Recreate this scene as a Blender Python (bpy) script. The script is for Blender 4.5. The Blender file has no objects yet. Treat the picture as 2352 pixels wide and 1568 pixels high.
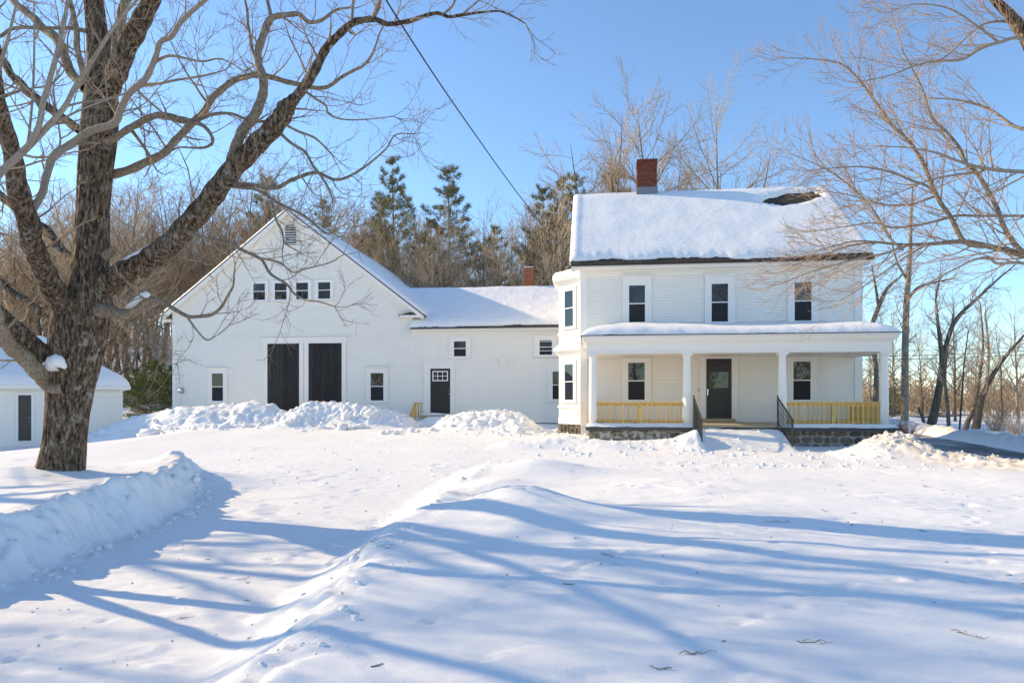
import bpy, math, random
import numpy as np
from mathutils import Vector

# ------------------------------------------------------------------ camera, sky, sun, exposure
scene = bpy.context.scene
col = scene.collection
FPX, VPX, HZ, CZ = 1568.0, 1362.0, 920.0, 1.5          # focal length etc. measured in a 2352 px wide frame
YAW = math.atan((VPX - 1176) / FPX)
CY, SY = math.cos(YAW), math.sin(YAW)
cam = bpy.data.cameras.new('camera')
cam.sensor_width = 36.0
cam.lens = 36.0 * FPX / 2352
cam.shift_y = (HZ - 784) / 2352
cam.clip_start = 0.1
cam.clip_end = 3000
cam_o = bpy.data.objects.new('camera', cam)
cam_o.location = (0, 0, CZ)
cam_o.rotation_euler = (math.pi / 2, 0, YAW)
col.objects.link(cam_o)
scene.camera = cam_o

SUN_EL = math.radians(24.0)
SUN_AZ = math.radians(180 - 14)                          # direction TO the sun, counter-clockwise from +X
world = bpy.data.worlds.new('World')
scene.world = world
world.use_nodes = True
wn = world.node_tree
bg = wn.nodes['Background']
sky = wn.nodes.new('ShaderNodeTexSky')
sky.sky_type = 'NISHITA'
sky.sun_disc = False
sky.sun_elevation = SUN_EL
sky.sun_rotation = math.pi / 2 - SUN_AZ
sky.air_density = 0.95
sky.dust_density = 0.0
sky.ozone_density = 10.0
wn.links.new(sky.outputs[0], bg.inputs[0])
bg.inputs[1].default_value = 0.15
sun = bpy.data.lights.new('sun', 'SUN')
sun.energy = 2.25
sun.angle = math.radians(0.53)
sun.color = (1.0, 0.93, 0.82)
sun_o = bpy.data.objects.new('sun', sun)
sd = Vector((math.cos(SUN_AZ) * math.cos(SUN_EL), math.sin(SUN_AZ) * math.cos(SUN_EL), math.sin(SUN_EL)))
sun_o.rotation_euler = sd.to_track_quat('Z', 'Y').to_euler()
sun_o.location = sd * 60
col.objects.link(sun_o)
scene.view_settings.view_transform = 'Standard'
scene.view_settings.look = 'None'
scene.view_settings.exposure = 1.38
scene.view_settings.gamma = 1.0
scene.view_settings.use_curve_mapping = False
scene.view_settings.use_white_balance = True        # the camera's white balance, set for open shade
scene.view_settings.white_balance_temperature = 10700
scene.render.engine = 'CYCLES'
scene.cycles.max_bounces = 8
scene.cycles.diffuse_bounces = 6
scene.cycles.glossy_bounces = 3
scene.cycles.transparent_max_bounces = 4
scene.cycles.sample_clamp_indirect = 8
scene.cycles.use_denoising = True
scene.cycles.denoising_prefilter = 'NONE'

rng = np.random.default_rng(7)
random.seed(7)

def at(x, y, Y):
    """a point seen at (x, y) of the measured frame on the plane that lies Y metres beyond the camera"""
    u = (x - 1176) / FPX
    v = (HZ - y) / FPX
    t = Y / (CY + u * SY)
    return np.array([t * (-SY + u * CY), Y, CZ + v * t])

# ------------------------------------------------------------------ materials
def mat(name, color, rough=0.6, spec=0.3):
    m = bpy.data.materials.new(name)
    m.use_nodes = True
    b = m.node_tree.nodes['Principled BSDF']
    b.inputs['Base Color'].default_value = (*color, 1)
    b.inputs['Roughness'].default_value = rough
    b.inputs['Specular IOR Level'].default_value = spec
    return m

def N(m, kind, **kw):
    n = m.node_tree.nodes.new('ShaderNode' + kind)
    for k, v in kw.items():
        if k in n.inputs:
            n.inputs[k].default_value = v
        else:
            setattr(n, k, v)
    return n

def L(m, a, b):
    m.node_tree.links.new(a, b)

def coords(m, scale=(1, 1, 1), kind='Object'):
    tc = N(m, 'TexCoord')
    mp = N(m, 'Mapping')
    mp.inputs['Scale'].default_value = scale
    L(m, tc.outputs[kind], mp.inputs['Vector'])
    return mp.outputs['Vector']

def noise(m, vec, scale, detail=4, rough=0.55):
    n = N(m, 'TexNoise', Scale=scale, Detail=detail, Roughness=rough)
    L(m, vec, n.inputs['Vector'])
    return n.outputs['Fac']

def ramp(m, fac, stops):
    r = N(m, 'ValToRGB')
    el = r.color_ramp.elements
    while len(el) > len(stops):
        el.remove(el[-1])
    while len(el) < len(stops):
        el.new(0.5)
    for e, (p, c) in zip(el, stops):
        e.position = p
        e.color = (*c, 1)
    L(m, fac, r.inputs['Fac'])
    return r.outputs['Color']

def mix(m, fac, a, b, blend='MIX'):
    n = N(m, 'Mix', data_type='RGBA', blend_type=blend)
    if isinstance(fac, (int, float)):
        n.inputs[0].default_value = fac
    else:
        L(m, fac, n.inputs[0])
    for k, v in ((6, a), (7, b)):
        if isinstance(v, tuple):
            n.inputs[k].default_value = (*v, 1)
        else:
            L(m, v, n.inputs[k])
    return n.outputs[2]

def bump(m, h, strength, dist, prev=None):
    b = N(m, 'Bump', Strength=strength, Distance=dist)
    L(m, h, b.inputs['Height'])
    if prev:
        L(m, prev, b.inputs['Normal'])
    return b.outputs['Normal']

def pbsdf(m):
    return m.node_tree.nodes['Principled BSDF']

def set_color(m, c):
    L(m, c, pbsdf(m).inputs['Base Color'])

def set_normal(m, n):
    L(m, n, pbsdf(m).inputs['Normal'])

def make_snow(name, grain=1.0):
    m = mat(name, (0.9, 0.9, 0.9), 0.55, 0.25)
    v = coords(m)
    big = noise(m, v, 1.3, 3)
    set_color(m, ramp(m, big, [(0.3, (0.84, 0.835, 0.82)), (0.7, (0.87, 0.865, 0.85))]))
    n1 = bump(m, noise(m, v, 60, 4, 0.7), 0.35 * grain, 0.006)
    n2 = bump(m, noise(m, v, 11, 5, 0.65), 0.5 * grain, 0.014, n1)
    set_normal(m, n2)
    return m

SNOW = make_snow('snow')
# the ground snow carries wind crust, crumbs and road dirt
SNOW_G = mat('ground_snow', (0.9, 0.9, 0.9), 0.6, 0.2)
def _():
    m = SNOW_G
    v = coords(m)
    big = noise(m, v, 0.7, 4)
    c = ramp(m, big, [(0.3, (0.83, 0.825, 0.81)), (0.7, (0.87, 0.865, 0.85))])
    # dirt specks
    n = N(m, 'TexNoise', Scale=26.0, Detail=2.0, Roughness=0.5)
    L(m, v, n.inputs['Vector'])
    msk = noise(m, v, 0.55, 3)
    sp = N(m, 'Math', operation='MULTIPLY')
    L(m, ramp(m, n.outputs['Fac'], [(0.70, (0, 0, 0)), (0.76, (1, 1, 1))]), sp.inputs[0])
    L(m, ramp(m, msk, [(0.5, (0, 0, 0)), (0.66, (0.6, 0.6, 0.6))]), sp.inputs[1])
    c = mix(m, sp.outputs[0], c, (0.42, 0.38, 0.33))
    set_color(m, c)
    vs = coords(m, (1.0, 2.4, 1.0))
    n1 = bump(m, noise(m, v, 48, 4, 0.75), 0.5, 0.006)
    n2 = bump(m, noise(m, vs, 7, 6, 0.72), 0.45, 0.016, n1)
    set_normal(m, n2)
_()

WHITE = mat('white_paint', (0.8, 0.8, 0.79), 0.5, 0.3)
def _():
    m = WHITE
    v = coords(m)
    set_color(m, ramp(m, noise(m, v, 2.2, 5), [(0.3, (0.86, 0.825, 0.755)), (0.7, (0.9, 0.865, 0.795))]))
    set_normal(m, bump(m, noise(m, coords(m, (1, 8, 14)), 6, 4), 0.12, 0.01))
_()
TRIM = mat('white_trim', (0.84, 0.81, 0.75), 0.42, 0.35)
SIDING = mat('painted_siding', (0.8, 0.775, 0.725), 0.5, 0.3)
def _():
    m = SIDING
    tc = N(m, 'TexCoord')
    sx = N(m, 'SeparateXYZ')
    L(m, tc.outputs['Object'], sx.inputs[0])
    d = N(m, 'Math', operation='DIVIDE')
    L(m, sx.outputs['Z'], d.inputs[0])
    d.inputs[1].default_value = 0.105
    fr = N(m, 'Math', operation='FRACT')
    L(m, d.outputs[0], fr.inputs[0])
    iv = N(m, 'Math', operation='SUBTRACT')
    iv.inputs[0].default_value = 1
    L(m, fr.outputs[0], iv.inputs[1])
    set_normal(m, bump(m, iv.outputs[0], 1.0, 0.02))
_()
VINYL = mat('window_vinyl', (0.84, 0.84, 0.84), 0.3, 0.4)
GLASS = mat('window_glass', (0.012, 0.013, 0.015), 0.02, 0.75)
def _():
    m = GLASS
    set_normal(m, bump(m, noise(m, coords(m), 2.2, 1), 0.06, 0.04))
_()
SCREEN = mat('insect_screen', (0.035, 0.035, 0.038), 0.75, 0.1)
BLACKPAINT = mat('black_door_paint', (0.018, 0.017, 0.017), 0.32, 0.4)
PLANK = mat('charcoal_planks', (0.03, 0.03, 0.03), 0.7, 0.25)
def _():
    m = PLANK
    oi = N(m, 'ObjectInfo')
    v = coords(m, (9, 9, 0.8))
    g = noise(m, v, 3.0, 6, 0.65)
    c = ramp(m, g, [(0.3, (0.016, 0.016, 0.016)), (0.6, (0.034, 0.034, 0.034)), (0.8, (0.075, 0.073, 0.07))])
    t = ramp(m, oi.outputs['Random'], [(0, (0.75, 0.75, 0.75)), (1, (1.35, 1.33, 1.3))])
    set_color(m, mix(m, 1.0, c, t, 'MULTIPLY'))
    set_normal(m, bump(m, g, 0.5, 0.01))
_()
IRON = mat('black_iron', (0.012, 0.012, 0.013), 0.4, 0.5)
STEEL = mat('satin_nickel', (0.75, 0.74, 0.72), 0.25, 0.5)
pbsdf(STEEL).inputs['Metallic'].default_value = 1.0
METER = mat('grey_meter_box', (0.36, 0.37, 0.36), 0.45, 0.4)
LUMBER = mat('treated_lumber', (0.5, 0.36, 0.1), 0.65, 0.2)
def _():
    m = LUMBER
    oi = N(m, 'ObjectInfo')
    g = noise(m, coords(m, (7, 7, 1.2)), 5, 5, 0.6)
    c = ramp(m, g, [(0.3, (0.62, 0.36, 0.11)), (0.55, (0.8, 0.5, 0.18)), (0.8, (0.87, 0.61, 0.29))])
    t = ramp(m, oi.outputs['Random'], [(0, (0.8, 0.82, 0.8)), (1, (1.12, 1.08, 1.0))])
    set_color(m, mix(m, 1.0, c, t, 'MULTIPLY'))
_()
DECK = mat('porch_deck_boards', (0.46, 0.37, 0.24), 0.6, 0.25)
GREYEDGE = mat('weathered_deck_edge', (0.09, 0.09, 0.088), 0.7, 0.2)
SHINGLE = mat('asphalt_shingles', (0.05, 0.045, 0.04), 0.85, 0.15)
def _():
    m = SHINGLE
    v = coords(m)
    br = N(m, 'TexBrick', Scale=1.0)
    br.offset = 0.5
    br.inputs['Color1'].default_value = (0.13, 0.1, 0.075, 1)
    br.inputs['Color2'].default_value = (0.06, 0.05, 0.042, 1)
    br.inputs['Mortar'].default_value = (0.012, 0.012, 0.012, 1)
    br.inputs['Mortar Size'].default_value = 0.006
    br.inputs['Brick Width'].default_value = 0.3
    br.inputs['Row Height'].default_value = 0.102
    mp = N(m, 'Mapping')
    mp.inputs['Rotation'].default_value = (0, 0, 0)
    sx = N(m, 'SeparateXYZ')
    L(m, v, sx.inputs[0])
    cb = N(m, 'CombineXYZ')
    L(m, sx.outputs['X'], cb.inputs['X'])
    L(m, sx.outputs['Z'], cb.inputs['Y'])
    L(m, cb.outputs[0], br.inputs['Vector'])
    sp = noise(m, v, 40, 3, 0.7)
    set_color(m, mix(m, 0.5, br.outputs['Color'], ramp(m, sp, [(0.3, (0.03, 0.027, 0.025)), (0.75, (0.11, 0.095, 0.08))])))
    set_normal(m, bump(m, sp, 0.4, 0.01))
_()
def brick_mat(name, a, b):
    m = mat(name, a, 0.8, 0.15)
    oi = N(m, 'ObjectInfo')
    c = ramp(m, oi.outputs['Random'], [(0, a), (1, b)])
    v = coords(m)
    d = ramp(m, noise(m, v, 22, 4, 0.7), [(0.3, (0.6, 0.58, 0.56)), (0.75, (1.2, 1.15, 1.1))])
    set_color(m, mix(m, 1.0, c, d, 'MULTIPLY'))
    set_normal(m, bump(m, noise(m, v, 60, 3), 0.5, 0.008))
    return m
BRICK = brick_mat('old_red_brick', (0.17, 0.042, 0.03), (0.27, 0.075, 0.05))
BRICK2 = brick_mat('orange_brick', (0.33, 0.095, 0.045), (0.44, 0.15, 0.075))
MORTAR = mat('lime_mortar', (0.42, 0.37, 0.31), 0.9, 0.1)
MORTAR_D = mat('sooty_mortar', (0.36, 0.27, 0.22), 0.9, 0.1)
LEAD = mat('lead_flashing', (0.17, 0.19, 0.22), 0.5, 0.4)
STONE = mat('field_stone', (0.2, 0.17, 0.14), 0.8, 0.2)
def _():
    m = STONE
    oi = N(m, 'ObjectInfo')
    c = ramp(m, oi.outputs['Random'], [(0, (0.115, 0.1, 0.085)), (0.35, (0.21, 0.175, 0.135)), (0.6, (0.24, 0.15, 0.085)), (0.8, (0.3, 0.255, 0.2)), (1, (0.085, 0.07, 0.06))])
    v = coords(m)
    d = ramp(m, noise(m, v, 13, 5, 0.7), [(0.3, (0.55, 0.54, 0.52)), (0.75, (1.35, 1.3, 1.2))])
    set_color(m, mix(m, 1.0, c, d, 'MULTIPLY'))
    set_normal(m, bump(m, noise(m, v, 26, 5, 0.7), 0.7, 0.02))
_()
PARGE = mat('flaking_parging', (0.5, 0.48, 0.44), 0.9, 0.1)
def _():
    m = PARGE
    v = coords(m)
    n = noise(m, v, 5, 6, 0.68)
    set_color(m, ramp(m, n, [(0.36, (0.1, 0.085, 0.065)), (0.46, (0.22, 0.18, 0.13)), (0.54, (0.46, 0.44, 0.4)), (0.75, (0.6, 0.58, 0.54))]))
    set_normal(m, bump(m, n, 0.8, 0.03))
_()

def bark_mat(name, dark, mid, light, lichen, scale=1.0, lich_amt=0.55, furrow=0.7):
    m = mat(name, mid, 0.9, 0.1)
    v = coords(m)
    vs = coords(m, (7 * scale, 7 * scale, 1.7 * scale))
    f = noise(m, vs, 3.4, 7, 0.72)
    c = ramp(m, f, [(0.38, dark), (0.5, mid), (0.66, light)])
    lm = noise(m, v, 5.5 * scale, 6, 0.72)
    c = mix(m, ramp(m, lm, [(lich_amt, (0, 0, 0)), (lich_amt + 0.07, (0.8, 0.8, 0.8))]), c, lichen)
    set_color(m, c)
    set_normal(m, bump(m, f, furrow, 0.05 / scale))
    return m
BARK = bark_mat('maple_bark', (0.022, 0.015, 0.01), (0.135, 0.09, 0.06), (0.4, 0.29, 0.205), (0.38, 0.355, 0.3), 1.0, 0.575, 1.0)
LIMB = bark_mat('maple_limb_bark', (0.1, 0.07, 0.05), (0.28, 0.205, 0.145), (0.43, 0.335, 0.245), (0.36, 0.36, 0.26), 2.2, 0.54, 0.8)
TWIG = mat('maple_twigs', (0.17, 0.12, 0.092), 0.85, 0.12)
def _():
    m = TWIG
    set_color(m, ramp(m, noise(m, coords(m), 3, 3), [(0.35, (0.22, 0.155, 0.11)), (0.65, (0.42, 0.31, 0.22))]))
_()
TWIG_R = mat('budding_twigs', (0.3, 0.19, 0.14), 0.85, 0.12)
def _():
    m = TWIG_R
    set_color(m, ramp(m, noise(m, coords(m), 2.4, 4), [(0.3, (0.3, 0.21, 0.15)), (0.55, (0.5, 0.36, 0.25)), (0.72, (0.48, 0.23, 0.18))]))
_()
SPROUT = bark_mat('smooth_young_bark', (0.2, 0.155, 0.12), (0.33, 0.265, 0.205), (0.43, 0.36, 0.29), (0.42, 0.41, 0.35), 3.0, 0.6, 0.4)
FBARK = bark_mat('forest_bark', (0.07, 0.055, 0.044), (0.19, 0.15, 0.118), (0.31, 0.255, 0.2), (0.34, 0.32, 0.27), 1.2, 0.6, 0.6)
def _():      # every forest trunk its own tone, a few nearly as pale as birch
    m = FBARK
    oi = N(m, 'ObjectInfo')
    src = pbsdf(m).inputs['Base Color'].links[0].from_socket
    set_color(m, mix(m, 1.0, src, ramp(m, oi.outputs['Random'], [(0, (0.6, 0.58, 0.56)), (0.5, (1.0, 0.97, 0.93)), (0.85, (1.35, 1.3, 1.22)), (1, (2.0, 1.95, 1.85))]), 'MULTIPLY'))
_()
FTWIG = mat('forest_twigs', (0.2, 0.15, 0.12), 0.9, 0.1)
def _():
    m = FTWIG
    oi = N(m, 'ObjectInfo')
    set_color(m, ramp(m, oi.outputs['Random'], [(0, (0.34, 0.245, 0.165)), (0.5, (0.48, 0.355, 0.245)), (1, (0.58, 0.45, 0.32))]))
_()
NEEDLE = mat('pine_needles', (0.06, 0.07, 0.03), 0.7, 0.2)
def _():
    m = NEEDLE
    v = coords(m)
    set_color(m, ramp(m, noise(m, v, 1.6, 3), [(0.3, (0.1, 0.12, 0.05)), (0.5, (0.19, 0.185, 0.075)), (0.7, (0.36, 0.25, 0.13))]))
_()
NEEDLE_B = mat('young_pine_needles', (0.08, 0.12, 0.03), 0.65, 0.25)
def _():
    m = NEEDLE_B
    set_color(m, ramp(m, noise(m, coords(m), 3.0, 3), [(0.3, (0.05, 0.078, 0.022)), (0.7, (0.125, 0.16, 0.05))]))
_()
BRUSH = mat('russet_brush', (0.42, 0.19, 0.13), 0.85, 0.1)
ASPHALT = mat('salted_asphalt', (0.055, 0.055, 0.057), 0.7, 0.3)
def _():
    m = ASPHALT
    v = coords(m)
    n = noise(m, coords(m, (2.2, 0.25, 1)), 1.2, 5, 0.6)
    c = ramp(m, n, [(0.35, (0.07, 0.07, 0.072)), (0.5, (0.17, 0.17, 0.17)), (0.65, (0.5, 0.49, 0.48))])
    set_color(m, c)
    set_normal(m, bump(m, noise(m, v, 60, 3), 0.3, 0.01))
_()
RUBBER = mat('black_cable', (0.015, 0.016, 0.017), 0.5, 0.3)
CABLE = mat('aluminium_cable', (0.5, 0.5, 0.5), 0.5, 0.4)
CUTWOOD = mat('cut_wood', (0.5, 0.27, 0.1), 0.8, 0.15)
DRYSTEM = mat('dead_stems', (0.2, 0.15, 0.09), 0.85, 0.1)

# ------------------------------------------------------------------ builders
def raw_mesh(name, V, F, m, smooth=False):
    """V (n,3), F (k,4) or (k,3) array or a list of tuples"""
    me = bpy.data.meshes.new(name)
    if isinstance(F, np.ndarray):
        V = np.ascontiguousarray(V, dtype=np.float32)
        F = np.ascontiguousarray(F, dtype=np.int32)
        k = F.shape[1]
        me.vertices.add(len(V))
        me.vertices.foreach_set('co', V.ravel())
        me.loops.add(F.size)
        me.loops.foreach_set('vertex_index', F.ravel())
        me.polygons.add(len(F))
        me.polygons.foreach_set('loop_start', np.arange(0, F.size, k, dtype=np.int32))
        me.update(calc_edges=True)
    else:
        me.from_pydata([tuple(map(float, v)) for v in V], [], F)
    if smooth:
        me.polygons.foreach_set('use_smooth', np.ones(len(me.polygons), dtype=bool))
    me.materials.append(m)
    return me

def link(name, me, parent=None, loc=None):
    o = bpy.data.objects.new(name, me)
    col.objects.link(o)
    if parent is not None:
        o.parent = parent
        if loc is None:
            loc = -parent.location if parent.type == 'EMPTY' else Vector((0, 0, 0))
        else:
            loc = Vector(loc) - parent.location if parent.type == 'EMPTY' else Vector(loc)
    if loc is not None:
        o.location = loc
    return o

def tag(o, label, cat, group=None):
    o['label'] = label
    o['category'] = cat
    if group:
        o['group'] = group
    return o

def kind(o, k):
    o['kind'] = k
    return o

def thing(name, loc, label, cat, group=None):
    o = bpy.data.objects.new(name, None)
    o.location = loc
    o.empty_display_size = 0.3
    col.objects.link(o)
    return tag(o, label, cat, group)

class Frame:
    """a wall plane: u to the right along it, d outward from it, z up"""
    def __init__(s, ox, oy, ang=0.0):
        s.o = np.array([ox, oy]); c, n = math.cos(ang), math.sin(ang)
        s.r = np.array([c, n]); s.n = np.array([n, -c])
    def p(s, u, d, z):
        q = s.o + u * s.r + d * s.n
        return (q[0], q[1], z)

BF = [(0, 1, 2, 3), (7, 6, 5, 4), (0, 4, 5, 1), (1, 5, 6, 2), (2, 6, 7, 3), (3, 7, 4, 0)]
def boxes(name, fr, bl, m, parent=None, bevel=0.0):
    """one mesh from boxes (u0,u1,d0,d1,z0,z1) of a frame"""
    V, F = [], []
    for (u0, u1, d0, d1, z0, z1) in bl:
        k = len(V)
        V += [fr.p(u0, d0, z0), fr.p(u0, d1, z0), fr.p(u1, d1, z0), fr.p(u1, d0, z0),
              fr.p(u0, d0, z1), fr.p(u0, d1, z1), fr.p(u1, d1, z1), fr.p(u1, d0, z1)]
        F += [tuple(i + k for i in f) for f in BF]
    o = link(name, raw_mesh(name, V, F, m), parent)
    if bevel:
        b = o.modifiers.new('bevel', 'BEVEL')
        b.width = bevel
        b.segments = 1
    return o

def poly_prism(name, fr, pts, d0, d1, m, parent=None):
    """an outline (u, z) extruded from depth d0 to d1"""
    n = len(pts)
    V = [fr.p(u, d1, z) for u, z in pts] + [fr.p(u, d0, z) for u, z in pts]
    F = [tuple(range(n)), tuple(range(2 * n - 1, n - 1, -1))]
    F += [(i, i + n, (i + 1) % n + n, (i + 1) % n) for i in range(n)]
    return link(name, raw_mesh(name, V, F, m), parent)

def lathe(name, cx, cy, prof, m, parent=None, seg=20):
    V, F = [], []
    for (r, z) in prof:
        for k in range(seg):
            a = 2 * math.pi * k / seg
            V.append((cx + r * math.cos(a), cy + r * math.sin(a), z))
    for i in range(len(prof) - 1):
        for k in range(seg):
            F.append((i * seg + k, i * seg + (k + 1) % seg, (i + 1) * seg + (k + 1) % seg, (i + 1) * seg + k))
    F.append(tuple(range(seg - 1, -1, -1)))
    F.append(tuple(range((len(prof) - 1) * seg, len(prof) * seg)))
    return link(name, raw_mesh(name, V, F, m, True), parent)

def tube_rings(P, R, k):
    """P (m, n, 3) centre lines, R (m, n) radii -> rings (m, n, k, 3)"""
    T = np.gradient(P, axis=1)
    T /= np.linalg.norm(T, axis=2)[..., None] + 1e-9
    ref = np.eye(3)[np.argmin(np.abs(T.mean(1)), axis=1)][:, None]
    A = np.cross(T, np.broadcast_to(ref, T.shape)); A /= np.linalg.norm(A, axis=2)[..., None] + 1e-9
    B = np.cross(T, A)
    a = np.arange(k) * (2 * math.pi / k)
    return P[:, :, None] + R[:, :, None, None] * (np.cos(a)[None, None, :, None] * A[:, :, None] + np.sin(a)[None, None, :, None] * B[:, :, None])
def tube_faces(m, n, k):
    i = np.arange(n - 1)[:, None] * k; j = np.arange(k)[None]; j2 = (j + 1) % k
    f = np.stack([i + j, i + j2, i + k + j2, i + k + j], -1).reshape(-1, 4)
    return (f[None] + (np.arange(m) * n * k)[:, None, None]).reshape(-1, 4)
class Tubes:
    """many tubes gathered into one mesh"""
    def __init__(s):
        s.g = {}
    def add(s, P, R, k=3):
        q = s.g.setdefault((len(P), k), ([], []))
        q[0].append(P); q[1].append(R)
    def mesh(s, name, m, smooth=True):
        V, F, n0 = [], [], 0
        for (n, k), (P, R) in s.g.items():
            v = tube_rings(np.array(P, float), np.array(R, float), k).reshape(-1, 3)
            V.append(v); F.append(tube_faces(len(P), n, k) + n0); n0 += len(v)
        return raw_mesh(name, np.concatenate(V), np.concatenate(F), m, smooth)
    def build(s, name, m, parent=None):
        return link(name, s.mesh(name, m), parent)

def spline(P, n):
    """Catmull-Rom through rows of P (any number of columns)"""
    P = np.asarray(P, float)
    Q = np.vstack([2 * P[0] - P[1], P, 2 * P[-1] - P[-2]])
    out = []
    for i in range(len(P) - 1):
        p0, p1, p2, p3 = Q[i:i + 4]
        t = np.linspace(0, 1, n, endpoint=False)[:, None]
        out.append(0.5 * (2 * p1 + (p2 - p0) * t + (2 * p0 - 5 * p1 + 4 * p2 - p3) * t ** 2 + (3 * p1 - p0 - 3 * p2 + p3) * t ** 3))
    out.append(P[-1:])
    return np.vstack(out)

# gradient noise on arrays
_perm = np.random.default_rng(3).permutation(512)
_perm = np.concatenate([_perm, _perm, _perm])
def perlin(x, y):
    x = np.asarray(x, float); y = np.asarray(y, float)
    xi = np.floor(x).astype(int); yi = np.floor(y).astype(int)
    xf = x - xi; yf = y - yi
    xi &= 511; yi &= 511
    def g(ix, iy, dx, dy):
        h = _perm[_perm[ix & 511] + (iy & 511)] * (2 * math.pi / 512)
        return np.cos(h) * dx + np.sin(h) * dy
    u = xf ** 3 * (xf * (xf * 6 - 15) + 10); v = yf ** 3 * (yf * (yf * 6 - 15) + 10)
    a = g(xi, yi, xf, yf); b = g(xi + 1, yi, xf - 1, yf)
    c = g(xi, yi + 1, xf, yf - 1); d = g(xi + 1, yi + 1, xf - 1, yf - 1)
    return (a + u * (b - a) + v * ((c + u * (d - c)) - (a + u * (b - a)))) * 1.4
def fbm(x, y, o=4, g=0.5):
    s = 0; a = 1.0; f = 1.0
    for i in range(o):
        s = s + a * perlin(x * f + 17.3 * i, y * f - 9.1 * i); a *= g; f *= 2.03
    return s
def sst(a, b, x):
    t = np.clip((np.asarray(x, float) - a) / (b - a), 0, 1)
    return t * t * (3 - 2 * t)

# ------------------------------------------------------------------ the ground: driveway, lawns, ploughed banks, hill, fields
def bank_crest(pts, Y):
    a = np.array([at(x, y, Y)[[0, 2]] for x, y in pts])
    return a[:, 0], a[:, 1]
BANKS = [   # crest line, distance, front and back half width, roughness
    (bank_crest([(170, 1040), (205, 1003), (300, 962), (400, 941), (470, 935), (540, 931), (590, 925), (628, 933), (650, 944), (668, 951), (690, 938), (715, 928), (750, 924),
                 (800, 927), (860, 936), (910, 947), (945, 962), (968, 985), (990, 1010)], 27.9), 27.9, 1.25, 0.9, 1.0),
    (bank_crest([(560, 1010), (600, 985), (650, 968), (680, 960), (720, 972), (780, 990), (800, 1010)], 26.6), 26.6, 0.7, 0.7, 1.1),
    (bank_crest([(780, 1010), (830, 985), (880, 978), (920, 985), (960, 1010)], 26.9), 26.9, 0.6, 0.6, 1.1),
    (bank_crest([(950, 1020), (985, 992), (1010, 968), (1050, 951), (1100, 948), (1150, 945), (1190, 949), (1215, 963), (1250, 985), (1300, 1005), (1340, 1015)], 26.2), 26.2, 1.3, 1.0, 1.0),
    (bank_crest([(935, 990), (955, 968), (985, 957), (1020, 956), (1050, 962), (1085, 990)], 29.2), 29.2, 0.7, 0.6, 0.25),
    (bank_crest([(1100, 1035), (1135, 1018), (1170, 1012), (1220, 1012), (1300, 1003), (1350, 1008), (1420, 1012), (1500, 1010), (1550, 1005), (1580, 992), (1600, 985), (1612, 1020)], 20.0), 20.0, 0.75, 0.55, 0.6),
    (bank_crest([(1880, 1062), (1920, 1040), (1960, 1030), (2000, 1014), (2040, 1011), (2075, 1018), (2110, 1035), (2150, 1060)], 18.6), 18.6, 1.2, 0.8, 0.55),
]
XL = ([-3, 2, 6.4, 8.5, 10.8, 12, 13.2, 14], [-5.3, -5.6, -6.0, -6.4, -6.85, -7.3, -8.0, -9.0])      # foot of the left bank
XR = ([-3, 2, 3.1, 4.3, 6.8, 9, 12.3, 15, 17, 18], [-1.3, -1.5, -1.72, -1.9, -2.18, -2.3, -2.39, -2.1, -1.3, 0.5])   # crest of the right bank
def road_far(y):
    return 12.3 + 0.2 * (y - 20) + 0.55 * np.maximum(19 - y, 0) + 0.004 * np.maximum(y - 30, 0) ** 2 * np.where(y < 120, 1, 0)
_tr = np.random.default_rng(12)
TRACKS = []
for (x0, y0, x1, y1, n_, w_) in ((0.6, 4.2, 4.4, 6.4, 17, 0.12), (3.0, 5.0, 5.2, 10.5, 18, 0.1), (-1.0, 4.4, 0.3, 6.6, 9, 0.1), (-4.6, 3.4, -3.2, 11.0, 22, 0.16), (1.2, 15.2, 6.8, 16.0, 26, 0.28), (1.4, 15.7, 6.2, 15.3, 20, 0.3)):
    for i_ in range(n_):
        f_ = i_ / (n_ - 1)
        TRACKS.append((x0 + (x1 - x0) * f_ + _tr.normal() * 0.04 + (w_ if i_ % 2 else -w_) * 0.5, y0 + (y1 - y0) * f_ + 0.3 * math.sin(f_ * 5) + _tr.normal() * 0.05))
def gauss(x, y, cx, cy, sx, sy):
    return np.exp(-((x - cx) / sx) ** 2 - ((y - cy) / sy) ** 2)

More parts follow.
